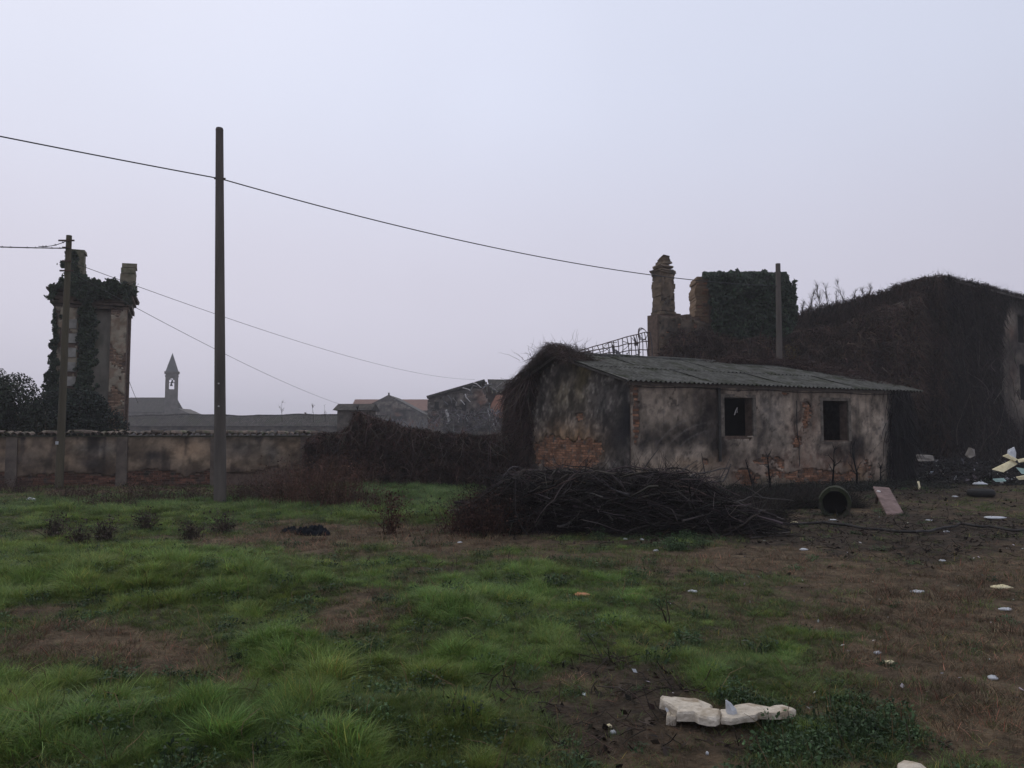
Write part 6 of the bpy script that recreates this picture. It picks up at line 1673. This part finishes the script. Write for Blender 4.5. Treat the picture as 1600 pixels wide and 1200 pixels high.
def scatter(name, protos, P, rot, scl, idx, tint, label):
    coll = bpy.data.collections.new(name + '_kinds')
    for p_ in protos: coll.objects.link(p_)
    me = bpy.data.meshes.new(name); n = len(P)
    me.vertices.add(n); me.vertices.foreach_set('co', P.astype(np.float32).ravel())
    for nm, ty, ar, key in (('rot', 'FLOAT_VECTOR', rot, 'vector'), ('scl', 'FLOAT_VECTOR', scl, 'vector'), ('tint', 'FLOAT_COLOR', tint, 'color')):
        at_ = me.attributes.new(nm, ty, 'POINT'); at_.data.foreach_set(key, ar.astype(np.float32).ravel())
    at_ = me.attributes.new('idx', 'INT', 'POINT'); at_.data.foreach_set('value', idx.astype(np.int32))
    o = bpy.data.objects.new(name, me); COL.objects.link(o); o['kind'] = 'stuff'; o['label'] = label; o['category'] = 'grass'
    ng = bpy.data.node_groups.new(name, 'GeometryNodeTree')
    ng.interface.new_socket('Geometry', in_out='INPUT', socket_type='NodeSocketGeometry'); ng.interface.new_socket('Geometry', in_out='OUTPUT', socket_type='NodeSocketGeometry')
    N = ng.nodes; L = ng.links
    gi = N.new('NodeGroupInput'); go = N.new('NodeGroupOutput'); ip = N.new('GeometryNodeInstanceOnPoints'); ci = N.new('GeometryNodeCollectionInfo')
    ci.inputs['Collection'].default_value = coll; ci.inputs['Separate Children'].default_value = True; ci.inputs['Reset Children'].default_value = True
    def na(nm, ty):
        q = N.new('GeometryNodeInputNamedAttribute'); q.data_type = ty; q.inputs['Name'].default_value = nm; return q.outputs['Attribute']
    mp = N.new('GeometryNodeMeshToPoints')
    L.new(gi.outputs[0], mp.inputs['Mesh']); L.new(mp.outputs[0], ip.inputs['Points']); L.new(ci.outputs[0], ip.inputs['Instance']); ip.inputs['Pick Instance'].default_value = True
    L.new(na('idx', 'INT'), ip.inputs['Instance Index']); L.new(na('rot', 'FLOAT_VECTOR'), ip.inputs['Rotation']); L.new(na('scl', 'FLOAT_VECTOR'), ip.inputs['Scale'])
    L.new(ip.outputs[0], go.inputs[0])
    md = o.modifiers.new('scatter', 'NODES'); md.node_group = ng
    return o


def sample(n_near, per):
    """points on the field, denser close to the viewer because the plants there show larger"""
    y = 2.6 + (27.5 - 2.6) * rng.uniform(0, 1, n_near) ** per; x = (rng.uniform(-1, 1, n_near)) * (y * .70 + 1.0)
    inh = ((x - HO[0]) * HEX[0] + (y - HO[1]) * HEX[1] > -.3) & ((x - HO[0]) * HEY[0] + (y - HO[1]) * HEY[1] > -.15)
    wl_ = (x - BO[0]) * BN[0] + (y - BO[1]) * BN[1] > .1
    k = ~inh & wl_
    return x[k], y[k]


def attrs(x, y, s, var=.25, tilt=.12):
    n = len(x); P = np.stack([x, y, H(x, y)], -1); rot = np.stack([rng.normal(0, tilt, n), rng.normal(0, tilt, n), rng.uniform(0, 6.28, n)], -1)
    k = s * rng.normal(1, var, n).clip(.5, 1.3); return P, rot, np.stack([k, k, k * rng.uniform(.8, 1.2, n)], -1)


pg = [blade_proto('grass_tuft_%s' % 'abcde'[i], 80, .10, .09, .21, .0036, [.7, 1.1, 1.4, .9, 1.6][i], M_GRASS, i) for i in range(5)]
x, y = sample(110000, 1.45); g, d, so, lf, uu, vv = cover(x, y)
k = rng.uniform(0, 1, len(x)) < sstep(.38, .85, g - .35 * so); x, y, g, uu, vv = x[k], y[k], g[k], uu[k], vv[k]
tall = sstep(.6, 1.25, g); clump = fbm(x * 2.5, y * 2.5, 401, 3)
cell = fbm(x * 3.2, y * 3.2, 403, 2); cell2 = fbm(x * 7, y * 7, 405, 2)
s = .40 * (.38 + .85 * tall * (.25 + 1.3 * sstep(.3, .75, cell))) * (.75 + .5 * cell2) * (1 + .03 * np.clip(y - 6, 0, 20)) * np.where(uu > 800, .72, 1.0)
P, rot, scl = attrs(x, y, s)
rot[:, 0] += (fbm(x * 1.7, y * 1.7, 407, 2) - .5) * 1.6; rot[:, 1] += (fbm(x * 1.7, y * 1.7, 409, 2) - .5) * 1.6; rot[:, 2] = rng.uniform(-2.2, 2.2, len(x)) + 6 * fbm(x * .8, y * .8, 413, 2)
n = len(x); hue = fbm(x * .9, y * .9, 411, 4)[:, None]; far = sstep(13, 22, y)[:, None]
tint = A([[.056, .108, .027]]) * (1 - hue) * 1.75 + A([[.135, .172, .038]]) * hue * 1.0
tint = tint * (.45 + 1.1 * cell[:, None] * (.6 + .8 * cell2[:, None]))
tint = tint * (1 - far) + A([[.085, .145, .045]]) * (.5 + cell[:, None]) * far
tint = tint * rng.normal(1, .18, (n, 1)).clip(.6, 1.5); tint = np.concatenate([tint, np.ones((n, 1))], 1)
scatter('grass', pg, P, rot, scl, rng.integers(0, 5, n), tint, 'lush green grass tufts over the field')
# short turf everywhere it is greenish
ps_ = [blade_proto('short_turf_%s' % 'abc'[i], 46, .09, .03, .075, .0020, .8, M_GRASS, 20 + i, lean=.5) for i in range(3)]
x, y = sample(52000, 1.5); g, d, so, lf, uu, vv = cover(x, y)
k = rng.uniform(0, 1, len(x)) < .05 + .95 * sstep(.15, .6, g) * (1 - .75 * sstep(.45, .9, so)); x, y = x[k], y[k]
P, rot, scl = attrs(x, y, (.8 + .04 * np.clip(y - 5, 0, 20))); n = len(x)
tint = A([[.072, .11, .03]]) * rng.normal(1, .35, (n, 1)).clip(.5, 1.6) * (1 + .5 * (fbm(x, y, 421, 3)[:, None] - .5)); tint = np.concatenate([tint, np.ones((n, 1))], 1)
scatter('turf', ps_, P, rot, scl, rng.integers(0, 3, n), tint, 'short thin turf between the tufts')
# dry grass and straw
pd = [blade_proto('dry_tuft_%s' % 'abcd'[i], 40, .12, .02, [.045, .06, .055, .09][i], .0016, [1.4, 1.0, 1.8, .7][i], M_DRY, 40 + i, lean=[1.2, .6, 1.6, .5][i], colv=.4) for i in range(4)]
x, y = sample(60000, 1.45); g, d, so, lf, uu, vv = cover(x, y)
k = rng.uniform(0, 1, len(x)) < sstep(.2, .95, d) * (1 - .7 * sstep(.6, 1.1, g)) * (1 - .45 * sstep(.6, 1.1, so)) * (.25 + 1.1 * sstep(.35, .6, fbm(x * 4, y * 4, 433, 3))) + .06; x, y, d, so = x[k], y[k], d[k], so[k]
P, rot, scl = attrs(x, y, (.55 + .4 * sstep(.7, 1.2, d)) * (1 + .035 * np.clip(y - 5, 0, 20)), tilt=.2); n = len(x)
mixr = fbm(x * 1.5, y * 1.5, 431, 4)[:, None]
tint = np.where(rng.uniform(0, 1, (n, 1)) < .1, 1.5, 1.0) * (A([[.165, .128, .078]]) * mixr ** 1.5 * 1.2 + A([[.068, .05, .031]]) * (1 - mixr)) * rng.normal(1, .3, (n, 1)).clip(.4, 1.7) * (1 - .5 * sstep(.5, 1, so))[:, None]; tint = np.concatenate([tint, np.ones((n, 1))], 1)
scatter('dry_grass', pd, P, rot, scl, rng.integers(0, 4, n), tint, 'dry brown grass and straw lying over the soil')
# leafy weeds
pw_ = [leaf_proto('leafy_weed_%s' % 'abc'[i], 60, .11, [.05, .08, .12][i], .015, M_WEED, 60 + i) for i in range(3)]
x, y = sample(26000, 1.5); g, d, so, lf, uu, vv = cover(x, y)
k = rng.uniform(0, 1, len(x)) < sstep(.35, .8, lf) + .07 * sstep(.3, .8, g) + .012; x, y = x[k], y[k]
P, rot, scl = attrs(x, y, (.95 + .03 * np.clip(y - 5, 0, 20))); n = len(x)
tint = A([[.045, .078, .032]]) * (.6 + .9 * fbm(x * 3, y * 3, 441, 2)[:, None]) * rng.normal(1, .3, (n, 1)).clip(.5, 1.7); tint = np.concatenate([tint, np.ones((n, 1))], 1)
scatter('leafy_weeds', pw_, P, rot, scl, rng.integers(0, 3, n), tint, 'low dark leafy weeds among the grass')
# bent dead stalks standing in the grass, nobody could count them
x, y = sample(2600, 1.3); g, d, so, lf, uu, vv = cover(x, y); k = g > .35; x, y = x[k], y[k]; n = len(x); P = np.stack([x, y, H(x, y)], -1); D = rng.normal(0, .5, (n, 3)); D[:, 2] = 1
B = Bundle(); B.add(tubes(wander(P, D, rng.uniform(.08, .3, n), 6, .22, .1), np.linspace(.0022, .001, 6)[None].repeat(n, 0) * (1 + y[:, None] * .05), 3), jcol(n, (.13, .09, .05), .45)); B.build('dead_stalks', M_VEG, kind='stuff')
# clods of dark earth and twigs over the bare soil
x, y = sample(16000, 1.4); g, d, so, lf, uu, vv = cover(x, y)
k = rng.uniform(0, 1, len(x)) < sstep(.35, .9, so); x, y = x[k], y[k]; n = len(x); P = np.stack([x, y, H(x, y) + .01], -1)
B = Bundle(); D = rng.normal(0, 1, (n, 3)); D[:, 2] = np.abs(D[:, 2]) * .25
B.add(tubes(wander(P, D, rng.uniform(.04, .22, n) * (1 + y * .03), 4, .25), np.full((n, 4), .0028) * (1 + y[:, None] * .06), 3), jcol(n, (.05, .038, .03), .5))
B.add(leaves(P + rng.normal(0, .05, (n, 3)) * A([1, 1, .1]), rng.uniform(.01, .035, n) * (1 + y * .04), flat=1.2), jcol(n, (.035, .027, .022), .5))
B.build('twig_litter', M_VEG, kind='stuff')
